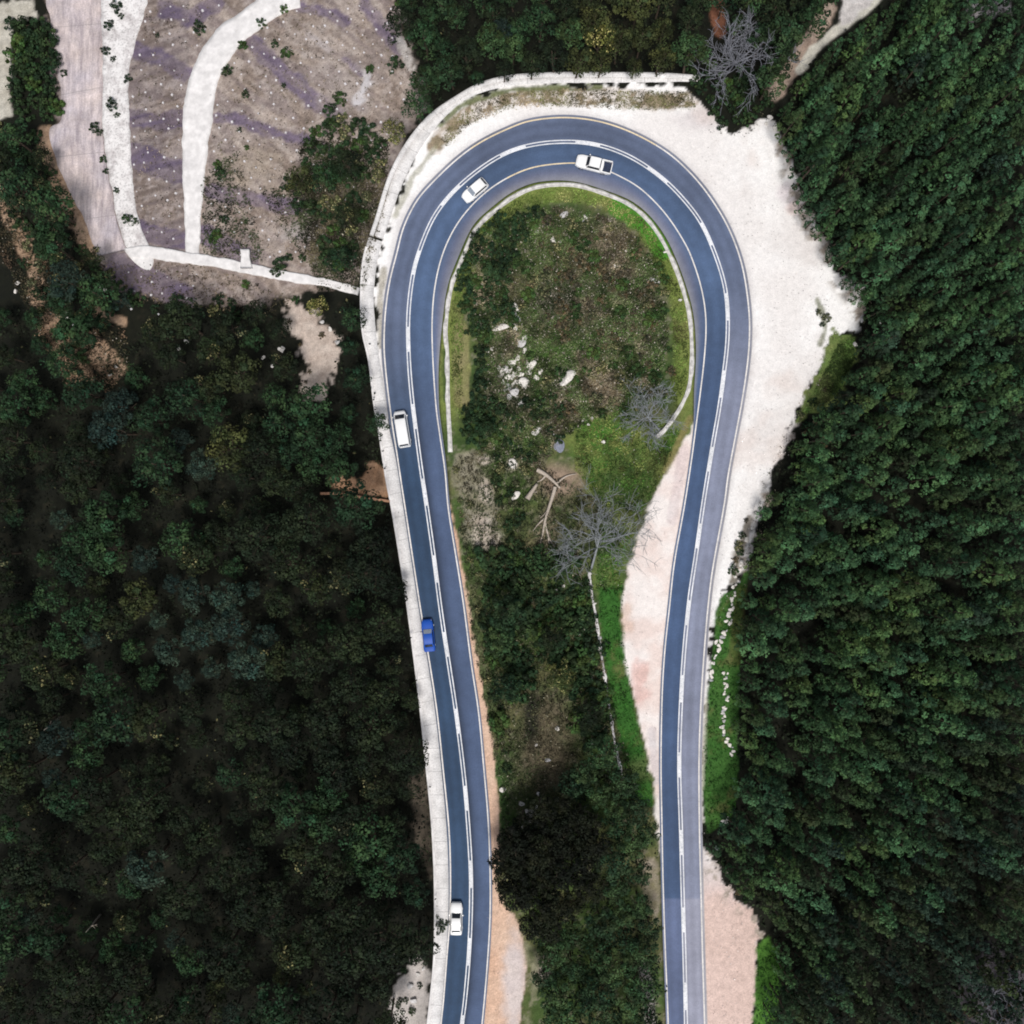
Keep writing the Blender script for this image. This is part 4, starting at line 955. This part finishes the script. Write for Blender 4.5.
# ------------------------------------------------------------------ rocks
def rock_proto(name, mat, seed):
    r = np.random.default_rng(seed)
    import bmesh
    bm = bmesh.new(); bmesh.ops.create_icosphere(bm, subdivisions=3, radius=.5)
    for v in bm.verts:
        d = v.co.normalized(); k = 1
        for j in range(6):
            pass
        v.co = d*.5
    cuts = [Vector(r.normal(size=3)).normalized() for _ in range(11)]; lim = [.20+.22*r.random() for _ in range(11)]
    for v in bm.verts:
        for c, l in zip(cuts, lim):
            q = v.co.dot(c)
            if q > l: v.co -= c*(q-l)
        v.co.z *= .75
    me = bpy.data.meshes.new(name); bm.to_mesh(me); bm.free(); me.materials.append(mat)
    o = bpy.data.objects.new(name, me); COL.objects.link(o)
    return dict(root=o, used=False)
RK = [rock_proto('rock', M['rock'], k) for k in range(8)]
def rock(x, y, s, label, group=None, el=1.0, rz=None, pr=None):
    pr = pr or rnd.choice(RK)
    o = pr['root'] if not pr['used'] else copy_tree(pr['root'])
    pr['used'] = True
    s = s/S
    o.location = P(x, y, s*.18); ee = el*rnd.uniform(1.0, 1.55); o.scale = (s*ee*1.12, s*1.12, s*rnd.uniform(.6, .9)); o.rotation_euler = (rnd.uniform(-.2, .2), rnd.uniform(-.2, .2), rz if rz is not None else rnd.uniform(0, 6.28))
    tag(o, label, 'rock', group)
for x, y, s in ((520, 343, 8), (525, 338, 6), (524, 351, 5), (512, 363, 7), (517.5, 358, 5), (531.5, 365, 8), (535.5, 378, 6), (502.5, 372, 5), (514, 374, 6), (509, 378, 6), (517, 382, 5), (524, 384, 9), (514, 391, 8), (509, 397.5, 6), (520, 403, 6),
                (501, 376, 4), (506.5, 368.5, 6), (504, 382, 5), (511, 369, 5), (519, 369, 5), (508, 386, 5), (499, 369, 4), (521, 375, 5), (513, 384, 4), (516, 398, 5), (505, 390, 4), (528, 372, 4), (540, 372, 4), (492, 349, 4), (488, 352, 3)):
    rock(x, y, s*rnd.uniform(.95, 1.3), 'pale angular rock in the heap on the island', 'rock heap on the island')
rock(499, 328, 8, 'longest white rock lying apart above the island rock heap', el=1.7, rz=.1)
for x, y, s in ((516, 309, 7), (517, 318, 7), (514, 326, 7)): rock(x, y, s, 'white oval rock in the short row above the rock heap', 'row of three white rocks', 1.2, 1.9)
for x, y, s in ((564.5, 215, 7), (585.5, 217, 4), (553.4, 240.6, 5), (537, 232, 4), (567.6, 236.7, 4), (560.5, 242, 3), (583, 221, 3)): rock(x, y, s, 'white rock scattered in the upper island scrub', 'rocks in the upper scrub')
for x, y, s in ((654, 281.5, 5), (614.5, 266, 3), (626, 251, 3), (665, 252, 4), (651, 279, 3), (658, 283, 4), (680, 300, 3)): rock(x, y, s, 'small pale stone in the eastern island grass', 'stones in the island grass')
for x, y, s in ((537, 430.5, 8), (603, 442, 4), (515, 496, 8), (583, 420, 3), (588, 424, 3), (592, 418, 3), (499, 436, 5), (553, 434, 3), (520, 446, 4)): rock(x, y, s, 'pale stone at the grassy waist of the island', 'stones at the island waist')
rock(513, 464, 11, 'broad flat cream boulder on the island near the fallen dead wood')
rock(566, 379, 13, 'largest chalk-white boulder alone in the middle of the island', el=1.15, rz=.6)
g = rock_proto('boulder', M['rock_grey'], 77); rock(559, 446, 10, 'upright blue-grey boulder beside the island grass', None, 1.3, 1.5, g)
for x, y, s in ((562, 586, 5), (557, 590, 4), (566, 592, 4), (560, 597, 3), (581.6, 629.6, 5), (580, 634, 4), (592, 676, 4), (557, 728, 5), (548, 760, 4), (592, 743, 4), (538.7, 794, 5), (503, 789, 7), (521.6, 803, 5), (544, 807, 4), (536, 745, 3)):
    rock(x, y, s, 'white stone in the dark lower island scrub', 'stones of the lower island')
for x, y, s in ((532, 813, 9), (527, 811, 6), (536, 808, 5), (523, 826, 4), (530, 820, 5)): rock(x, y, s, 'pale rock in the small pile above the darkest tree clump', 'rock pile by the dark clump')
for line, n, lab, gr_ in (([(738, 578), (734, 594), (731, 607), (729.5, 620), (724.5, 635), (719.5, 644), (714.5, 657), (713, 667), (711, 680)], 38, 'whitish stone in the upper line edging the bright verge', 'upper stone line'),
                     ([(726, 674), (726, 690), (727, 700), (723, 712), (723, 726), (728, 742), (733, 754)], 32, 'whitish stone in the lower line edging the pines', 'lower stone line')):
    l = resample(np.array(line, float), 80/n*1.1)
    for i in range(n):
        a = l[int(i*(len(l)-1)/(n-1))]; rock(a[0]+rnd.gauss(0, 1.5), a[1]+rnd.gauss(0, 1.2), rnd.uniform(1.9, 4.2), lab, gr_)
for i in range(26):
    a = dr[int(rnd.random()*len(dr))]; rock(a[0]+rnd.gauss(0, .8), a[1], rnd.uniform(2, 3.6), 'small white stone bedded along the island stone drain', 'stones of the drain')
for x, y, s in ((18, 283, 5), (16, 291, 5), (68, 315, 6), (72, 318, 5), (100, 285, 5), (105, 290, 4), (116, 366, 5), (110, 375, 4), (187, 342, 5), (179, 349, 4), (60, 285, 3), (74, 326, 3), (282, 350, 7), (263, 358, 5), (272, 366, 4), (330, 330, 4), (322, 322, 4), (337, 342, 5)):
    rock(x, y, s, 'pale rock on the broken earth slope at the valley head', 'rocks at the valley head')
for x, y, s in ((410, 985, 6), (418, 975, 5), (402, 1012, 5), (414, 1000, 7), (396, 953, 3), (424, 968, 4)): rock(x, y, s, 'rough pale rock on the bank by the lowest wall section', 'rocks on the wall bank')
for x, y, s in ((770, 118, 5), (766, 124, 4), (774, 128, 5), (724, 822, 5), (727, 818, 4), (717, 848, 4), (862, 320, 4), (857, 300, 4), (855, 345, 5), (880, 322, 4), (752, 528, 4), (746, 540, 5), (742, 562, 5), (740, 570, 4)):
    rock(x, y, s, 'pale stone at the gravel and forest border', 'stones at the forest border')

# ------------------------------------------------------------------ slope anchors
nv = [(-.16, -.16, 0), (.16, -.16, 0), (.16, .16, 0), (-.16, .16, 0), (-.10, -.10, .14), (.10, -.10, .14), (.10, .10, .14), (-.10, .10, .14)]
nail = mesh_py('anchor_head', nv, [(0, 1, 5, 4), (1, 2, 6, 5), (2, 3, 7, 6), (3, 0, 4, 7), (4, 5, 6, 7)], M['nail'])
pr = dict(root=nail, used=False)
NA = [[(137, 40), (184, 75), (180, 245), (150, 240), (136, 210), (132, 110)], [(150, 5), (220, 5), (195, 50), (140, 40)], [(285, 8), (392, 5), (414, 70), (400, 120), (380, 180), (350, 270), (205, 250), (214, 110), (235, 60)], [(128, 268), (200, 272), (180, 318), (130, 310)]]
npts = poisson(NA, 13.2, var=.25)
print('anchors', len(npts))
for x, y in npts[:290]:
    o = pr['root'] if not pr['used'] else copy_tree(nail)
    pr['used'] = True
    o.location = P(x, y, .02); o.rotation_euler = (0, 0, rnd.uniform(0, 1.5)); s = rnd.choice((.6, .75, .9, 1.0))*rnd.uniform(.85, 1.15); o.scale = (s, s, s)
    tag(o, 'small white square anchor plate dotted on the netted slope', 'anchor plate', 'anchor plates of the netted slope')

# ------------------------------------------------------------------ bare trees and dead wood
def grow(p, d, L, r, depth, out, up=.12):
    pts = [p]; rad = [r]; d = d/np.linalg.norm(d)
    n = 4
    for i in range(n):
        d = d+rng.normal(size=3)*.20+np.array([0, 0, up*.3]); d /= np.linalg.norm(d)
        p = p+d*L/n; pts.append(p); rad.append(r*(1-.62*(i+1)/n))
    out.append((pts, rad))
    if depth > 0:
        for k in range(3 if depth > 1 else 4):
            t = rng.integers(1, n+1)
            nd = d+rng.normal(size=3)*.65; nd[2] = nd[2]*.6+.05
            grow(pts[t], nd, L*(.5+.25*rng.random()), max(.030, rad[t]*.72), depth-1, out, up)
def bare_tree(name, base, lean, th, boughs, L, mat, label, r0=.16, depth=3, dz=.1):
    root = empty(name, base)
    tp = np.array(lean, float)
    tv, tf = tube([([np.array([0, 0, -.5]), tp*.35, tp*.7, tp], [r0*1.2, r0, r0*.8, r0*.6])])
    mesh_np('trunk', tv, tf, mat=mat, parent=root, smooth_=True)
    for k in range(boughs):
        a = k*2*math.pi/boughs+rng.random()*.6
        out = []
        grow(tp*(.65+.35*rng.random()), np.array([math.cos(a), math.sin(a), dz+.5*rng.random()])+tp*.12, L*(.8+.4*rng.random()), r0*.5, depth, out)
        v, f = tube(out, 4); mesh_np('bough', v, f, mat=mat, parent=root)
    tag(root, label, 'bare tree')
bare_tree('bare_tree', P(590, 574), (1.2, 5.6, 2.8), 3, 15, 5.2, M['twig'], 'large leafless grey tree leaning over the island beside the pink gravel')
bare_tree('bare_tree', P(662, 433), (-2.4, 2.0, 2.4), 3, 15, 3.1, M['twig'], 'leafless grey tree where the gutter ends on the island', .13)
bare_tree('bare_tree', P(728, 72), (.2, -.4, 3.4), 3, 17, 3.9, M['twig_dark'], 'leafless dark grey tree in the wood edge above the gravel', .13)
bare_tree('bare_tree', P(990, 990), (-.8, .8, 2.5), 3, 6, 2.4, M['twig_dark'], 'leafless greyish tree at the lowest corner of the pines', .10)
def log(label, main, brs, r0):
    root = empty('fallen_tree', P(*main[0]))
    o = np.array(root.location)
    def path(pts, ra, rb):
        pts = smooth(catmull(pts, 3), 2); V = np.array([np.array(P(a, b, ra*.8+.12)) for a, b in pts])-o
        return (list(V), list(np.linspace(ra, rb, len(V))))
    v, f = tube([path(main, r0, r0*.45)]); mesh_np('trunk', v, f, mat=M['deadwood'], parent=root, smooth_=True)
    for b in brs:
        v, f = tube([path(b, r0*.55, r0*.15)]); mesh_np('branch', v, f, mat=M['deadwood'], parent=root, smooth_=True)
    tag(root, label, 'dead tree')
log('bleached fallen dead tree with forked branches on the island earth', [(555, 487), (552, 498), (548, 510), (545, 520), (543, 532)], [[(546, 517), (538, 524), (533, 531)], [(545, 522), (548, 536), (553, 545), (562, 557)], [(544, 528), (541, 540), (540, 549)], [(550, 505), (545, 514), (540, 518)], [(547, 530), (550, 548), (554, 552)]], .30)
log('thick pale log lying across the bare earth above the forked dead tree', [(537, 470), (545, 474), (552, 480), (560, 488)], [[(546, 475), (541, 481), (537, 482)], [(556, 484), (566, 476), (576, 474)]], .34)
log('short stout pale stump log beside the cream boulder', [(527, 499), (531, 493), (537, 484)], [[(532, 492), (537, 492)]], .42)
def snag(label, x0, y0, x1, y1, hz, r):
    b = P(x0, y0); z = b.z+hz; x, y = wx(x1, y1, z)
    root = empty('dead_trunk', b); t = np.array((float(x)-b.x, float(y)-b.y, hz))
    v, f = tube([([t*0-[0, 0, .4], t*.3, t*.7+[.05, 0, 0], t], [r, r*.9, r*.6, r*.3])]); mesh_np('trunk', v, f, mat=M['deadwood'], parent=root, smooth_=True)
    out = []; grow(t*.7, np.array([.6, .3, .4]), .9, r*.4, 1, out); v, f = tube(out, 4); mesh_np('branch', v, f, mat=M['deadwood'], parent=root)
    tag(root, label, 'dead trunk')
snag('thin bleached dead trunk poking out of the dark valley wood far from the road', 62, 716, 44, 730, 8.8, .14)
snag('thin bleached dead trunk standing in the valley wood nearest the lowest wall', 355, 935, 357, 978, 8.5, .13)
snag('crooked bleached dead branch low in the darkest corner of the valley wood', 100, 915, 86, 932, 8, .12)

# ------------------------------------------------------------------ vehicles
import bmesh
def loft(sections, mat, name, parent, smooth_=True, bev=0.0):
    """sections: list of (x, [(y,z)...]) half profiles, mirrored"""
    rings = []
    for x, prof in sections:
        full = [(x, y, z) for y, z in prof]+[(x, -y, z) for y, z in reversed(prof) if abs(y) > 1e-6]
        rings.append(full)
    k = len(rings[0]); V = [p for r in rings for p in r]; F = []
    for i in range(len(rings)-1):
        for j in range(k): F.append((i*k+j, i*k+(j+1) % k, (i+1)*k+(j+1) % k, (i+1)*k+j))
    F.append(tuple(range(k))[::-1]); F.append(tuple((len(rings)-1)*k+j for j in range(k)))
    o = mesh_py(name, V, F, mat, parent)
    bm = bmesh.new(); bm.from_mesh(o.data); bmesh.ops.recalc_face_normals(bm, faces=bm.faces)
    bm.to_mesh(o.data); bm.free()
    if smooth_:
        o.data.polygons.foreach_set('use_smooth', [True]*len(o.data.polygons))
        o.data.set_sharp_from_angle(angle=R(38))
    return o
def panel(name, pts, mat, parent, th=.012):
    """thin solid glass panel on 4+ points (outward normal by order)"""
    p = [Vector(a) for a in pts]; n = (p[1]-p[0]).cross(p[2]-p[0]).normalized()
    k = len(p); V = [a+n*th for a in p]+[a-n*.03 for a in p]
    F = [tuple(range(k)), tuple(range(2*k-1, k-1, -1))]+[(i, i+k, (i+1) % k+k, (i+1) % k) for i in range(k)]
    return mesh_py(name, V, F, mat, parent)
def wheel(x, y, r, w, parent):
    def disc(rr, y0, y1, n=20):
        V = []; F = []
        for q in (y0, y1):
            for i in range(n):
                a = 2*math.pi*i/n; V.append((x+math.cos(a)*rr, q, r+math.sin(a)*rr))
        F = [(i, (i+1) % n, n+(i+1) % n, n+i) for i in range(n)]+[tuple(range(n))[::-1], tuple(range(n, 2*n))]
        return V, F
    V, F = disc(r, y-w/2, y+w/2); t = mesh_py('wheel', V, F, M['tyre'], parent)
    sgn = 1 if y > 0 else -1
    V, F = disc(r*.62, y-w/2*.2+sgn*w*.45-.02, y+w/2*.2+sgn*w*.45); mesh_py('rim', V, F, M['rim'], t)
def lump(name, c, sx, sy, sz, mat, parent):
    bm = bmesh.new(); bmesh.ops.create_cube(bm, size=1)
    for v in bm.verts: v.co = Vector((v.co.x*sx+c[0], v.co.y*sy+c[1], v.co.z*sz+c[2]))
    bmesh.ops.bevel(bm, geom=bm.edges[:], offset=min(sx, sy, sz)*.3, segments=2, affect='EDGES')
    me = bpy.data.meshes.new(name); bm.to_mesh(me); bm.free(); me.materials.append(mat)
    o = bpy.data.objects.new(name, me); COL.objects.link(o); o.parent = parent
    return o
def vehicle(name, label, cat, px, py, ang, spec):
    """ang: heading in the world, radians; front is +x. spec keys in metres"""
    L, Wd, H = spec['L'], spec['W'], spec['H']; paint = spec['paint']
    x, y = wx(px, py, .6)
    root = empty(name, (float(x), float(y), .004), ang); tag(root, label, cat)
    hw = Wd/2; f = L/2; sh_ = spec.get('shoulder', .92)
    st = []
    wb_f, wb_r = f-.85, -f+.85
    nose = spec.get('nose', .72); tailz = spec.get('tail', sh_)
    xs = [-f, -f+.06, -f+.22, -f+.55, -f+1.1, -.4, .4, f-1.3, f-.7, f-.32, f-.1, f]
    cow = spec['cowl']                                     # x of windscreen foot
    for q in xs:
        e = 1.0
        dfr = f-q; dre = q+f
        if dfr < .75: e = 1-.26*((.75-dfr)/.75)**2.2*spec.get('nround', 1)
        if dre < .5: e = min(e, 1-.15*((.5-dre)/.5)**2)
        if q > cow: top = sh_+(nose-sh_)*((q-cow)/(f-cow))**1.4
        else: top = sh_
        if q < spec['rearfoot']: top = tailz+(sh_-tailz)*max(0, 1-(spec['rearfoot']-q)/.3)
        if dfr < .11: top -= .14 if dfr < .05 else .04
        if dre < .07: top -= .10 if dre < .03 else .02
        bt = .22 if .1 < dfr and .1 < dre else .32
        st.append((q, [(0, bt), (hw*.86*e, bt), (hw*.985*e, bt+.16), (hw*e, .55), (hw*.985*e, top-.14), (hw*.93*e, top-.04), (hw*.84*e, top), (hw*.45*e, top+.022), (0, top+.03)]))
    loft(st, paint, 'body', root)
    # greenhouse
    rf, rr = spec['roof_f'], spec['roof_r']; foot_f, foot_r = cow, spec['rearfoot']
    wt, wb = hw*spec.get('rw', .74), hw*.90
    zb = sh_-.03
    zt = H
    def ring(xx, w, z, cr=.0): return [(0, z), (w*.6, z), (w, z)]
    cab = [(foot_r, [(0, zb), (wb, zb), (wb*.985, zb+.02), (wb*.9, zb+.05), (0, zb+.06)]),
           (foot_r+(rr-foot_r)*.85, [(0, zb), (wb, zb), (wt+(wb-wt)*.22, zt-.13), (wt*.93, zt-.06), (0, zt-.045)]),
           (rr, [(0, zb), (wb, zb), (wt+.03, zt-.10), (wt*.93, zt-.02), (0, zt)]),
           ((rr+rf)/2, [(0, zb), (wb, zb), (wt+.03, zt-.08), (wt*.93, zt), (0, zt+.025)]),
           (rf, [(0, zb), (wb, zb), (wt+.02, zt-.10), (wt*.92, zt-.02), (0, zt)]),
           (rf+(foot_f-rf)*.15, [(0, zb), (wb, zb), (wt+(wb-wt)*.22, zt-.14), (wt*.92, zt-.075), (0, zt-.06)]),
           (foot_f, [(0, zb), (wb*.94, zb), (wb*.92, zb+.02), (wb*.84, zb+.05), (0, zb+.06)])]
    loft(cab, paint, 'cabin', root)
    gf = spec.get('glass_f', M['glass']); gr = spec.get('glass_r', M['glass'])
    def lerp(a, b, t): return a+(b-a)*t
    # windscreen
    a0, a1 = .92, .20
    zf = lambda t: lerp(zt-.06, zb+.06, (t-.15)/.85)
    X = lambda t: lerp(rf, foot_f, t)
    panel('windscreen', [(X(a0), -wb*.80, zf(a0)), (X(a0), wb*.80, zf(a0)), (X(a1), wt*.88, zf(a1)), (X(a1), -wt*.88, zf(a1))], gf, root, .02)
    X2 = lambda t: lerp(rr, foot_r, t); b0, b1 = spec.get('rg', (.82, .18))
    panel('rear_window', [(X2(b0), wb*.74, zf(b0)), (X2(b0), -wb*.74, zf(b0)), (X2(b1), -wt*.82, zf(b1)), (X2(b1), wt*.82, zf(b1))], gr, root, .02)
    for sg in (1, -1):
        ys = lambda z: lerp(wb, wt+.03, (z-zb)/(zt-.09-zb))
        z0, z1 = zb+.09, zt-.15
        q = [(X2(.62)+.05, sg*ys(z0), z0), (lerp(rf, foot_f, .72), sg*ys(z0), z0), (lerp(rf, foot_f, .24), sg*ys(z1), z1), (X2(.28)+.05, sg*ys(z1), z1)]
        if sg > 0: q = q[::-1]
        panel('side_window', q, M['glass'], root, .014)
        wheel(f-spec.get('of', .85), sg*(hw-.11), .32, .21, root); wheel(-f+spec.get('or', .85), sg*(hw-.11), .32, .21, root)
        lump('headlight', (f-.14, sg*hw*.62, nose-.12), .2, .3, .13, M['lamp'], root)
        lump('tail_light', (-f+.06, sg*hw*.76, .74), .1, .2, .2, M['tail'], root)
        lump('mirror', (cow-.30, sg*(hw+.09), sh_+.08), .14, .2, .14, paint if spec.get('mir') else M['trim'], root)
    lump('bumper', (f-.02, 0, .42), .14, Wd*.74, .2, spec.get('bump', paint), root); lump('bumper', (-f+.03, 0, .45), .14, Wd*.84, .2, spec.get('bump', paint), root)
    return root
def heading(x0, y0, x1, y1): return math.atan2(-(y1-y0), x1-x0)
W_ = M['white_paint']
vehicle('minibus', 'white minibus with a long roof climbing beside the concrete wall', 'minibus', 402.3, 429, heading(405.2, 447, 399.3, 411), dict(L=4.95, W=1.78, H=1.98, shoulder=1.10, nose=.82, paint=W_, cowl=1.95, roof_f=1.10, roof_r=-2.28, rearfoot=-2.44, rw=.80, rg=(.55, .02), mir=True, nround=1.2))
vehicle('saloon_car', 'bright blue saloon car driving close to the concrete wall', 'car', 428.3, 635.5, heading(429.2, 652, 426, 620), dict(L=4.35, W=1.62, H=1.44, shoulder=.93, nose=.74, tail=.96, paint=M['blue_paint'], cowl=.95, roof_f=.20, roof_r=-1.0, rearfoot=-1.60, glass_f=M['glass_bright']))
vehicle('saloon_car', 'white saloon car lowest on the rising road leg beside hanging leaves', 'car', 456.3, 918.5, heading(456.2, 933.5, 456.6, 903.5), dict(L=4.3, W=1.68, H=1.44, shoulder=.93, nose=.76, tail=.94, paint=W_, cowl=.92, roof_f=.22, roof_r=-1.22, rearfoot=-1.75, mir=True))
vehicle('hatchback', 'white hatchback following the inner lane round the hairpin', 'car', 475, 190.5, heading(484.5, 182.5, 465.5, 198.5), dict(L=3.75, W=1.66, H=1.5, shoulder=.95, nose=.78, tail=.97, paint=W_, cowl=.88, roof_f=.20, roof_r=-1.35, rearfoot=-1.78, glass_f=M['glass_bright'], mir=True))
# pickup
pk = vehicle('pickup_truck', 'white pickup truck with an open dark load bed at the top of the bend', 'pickup', 594, 164.6, heading(610, 168.5, 578.5, 160.8), dict(L=4.9, W=1.78, H=1.66, shoulder=1.0, nose=.92, tail=.62, paint=W_, cowl=1.10, roof_f=.55, roof_r=-.78, rearfoot=-.98, mir=True, rg=(.7, .3), **{'or': 1.05}))
bx0, bx1 = -2.44, -.97
mesh_py('load_bed', [(bx0+.05, -.76, .66), (bx1, -.76, .66), (bx1, .76, .66), (bx0+.05, .76, .66), (bx0+.05, -.76, .5), (bx1, -.76, .5), (bx1, .76, .5), (bx0+.05, .76, .5)], [(0, 1, 2, 3), (7, 6, 5, 4), (0, 4, 5, 1), (1, 5, 6, 2), (2, 6, 7, 3), (3, 7, 4, 0)], M['bed'], pk)
for sg in (1, -1): lump('bed_side', ((bx0+bx1)/2+.02, sg*.82, .82), bx1-bx0, .13, .42, W_, pk)
lump('tailgate', (bx0+.03, 0, .80), .08, 1.5, .40, W_, pk)

unused = [o for o in COL.objects if o.parent is None and 'label' not in o.keys() and 'kind' not in o.keys()]
for o in unused:
    for c_ in list(o.children): bpy.data.objects.remove(c_)
    bpy.data.objects.remove(o)
# ------------------------------------------------------------------ light, camera
w = bpy.data.worlds.new('World'); sc.world = w; w.use_nodes = True
nt = w.node_tree; bg = nt.nodes['Background']
sky = nt.nodes.new('ShaderNodeTexSky'); sky.sky_type = 'NISHITA'; sky.sun_disc = False
sky.sun_elevation = R(65); sky.sun_rotation = R(178)
bw_ = nt.nodes.new('ShaderNodeRGBToBW'); mxs = nt.nodes.new('ShaderNodeMix'); mxs.data_type = 'RGBA'; mxs.inputs[0].default_value = .72
nt.links.new(sky.outputs[0], bw_.inputs[0]); nt.links.new(sky.outputs[0], mxs.inputs[6]); nt.links.new(bw_.outputs[0], mxs.inputs[7]); nt.links.new(mxs.outputs[2], bg.inputs[0]); bg.inputs[1].default_value = .095
sd = bpy.data.lights.new('sun', 'SUN'); sd.energy = 2.2; sd.angle = R(18); sd.color = (1, .955, .90)
so = bpy.data.objects.new('sun', sd); COL.objects.link(so); so.rotation_euler = (R(25), 0, R(2))
cam = bpy.data.cameras.new('camera'); co = bpy.data.objects.new('camera', cam); COL.objects.link(co)
co.location = (0, 0, CAMH); cam.sensor_width = 36; cam.lens = 36*CAMH/140.0; cam.clip_end = 2000; cam.clip_start = .5
sc.camera = co
sc.view_settings.view_transform = 'Standard'; sc.view_settings.look = 'None'; sc.view_settings.exposure = .60; sc.view_settings.gamma = 1
sc.cycles.filter_width = 1.9; sc.cycles.max_bounces = 4; sc.cycles.diffuse_bounces = 2
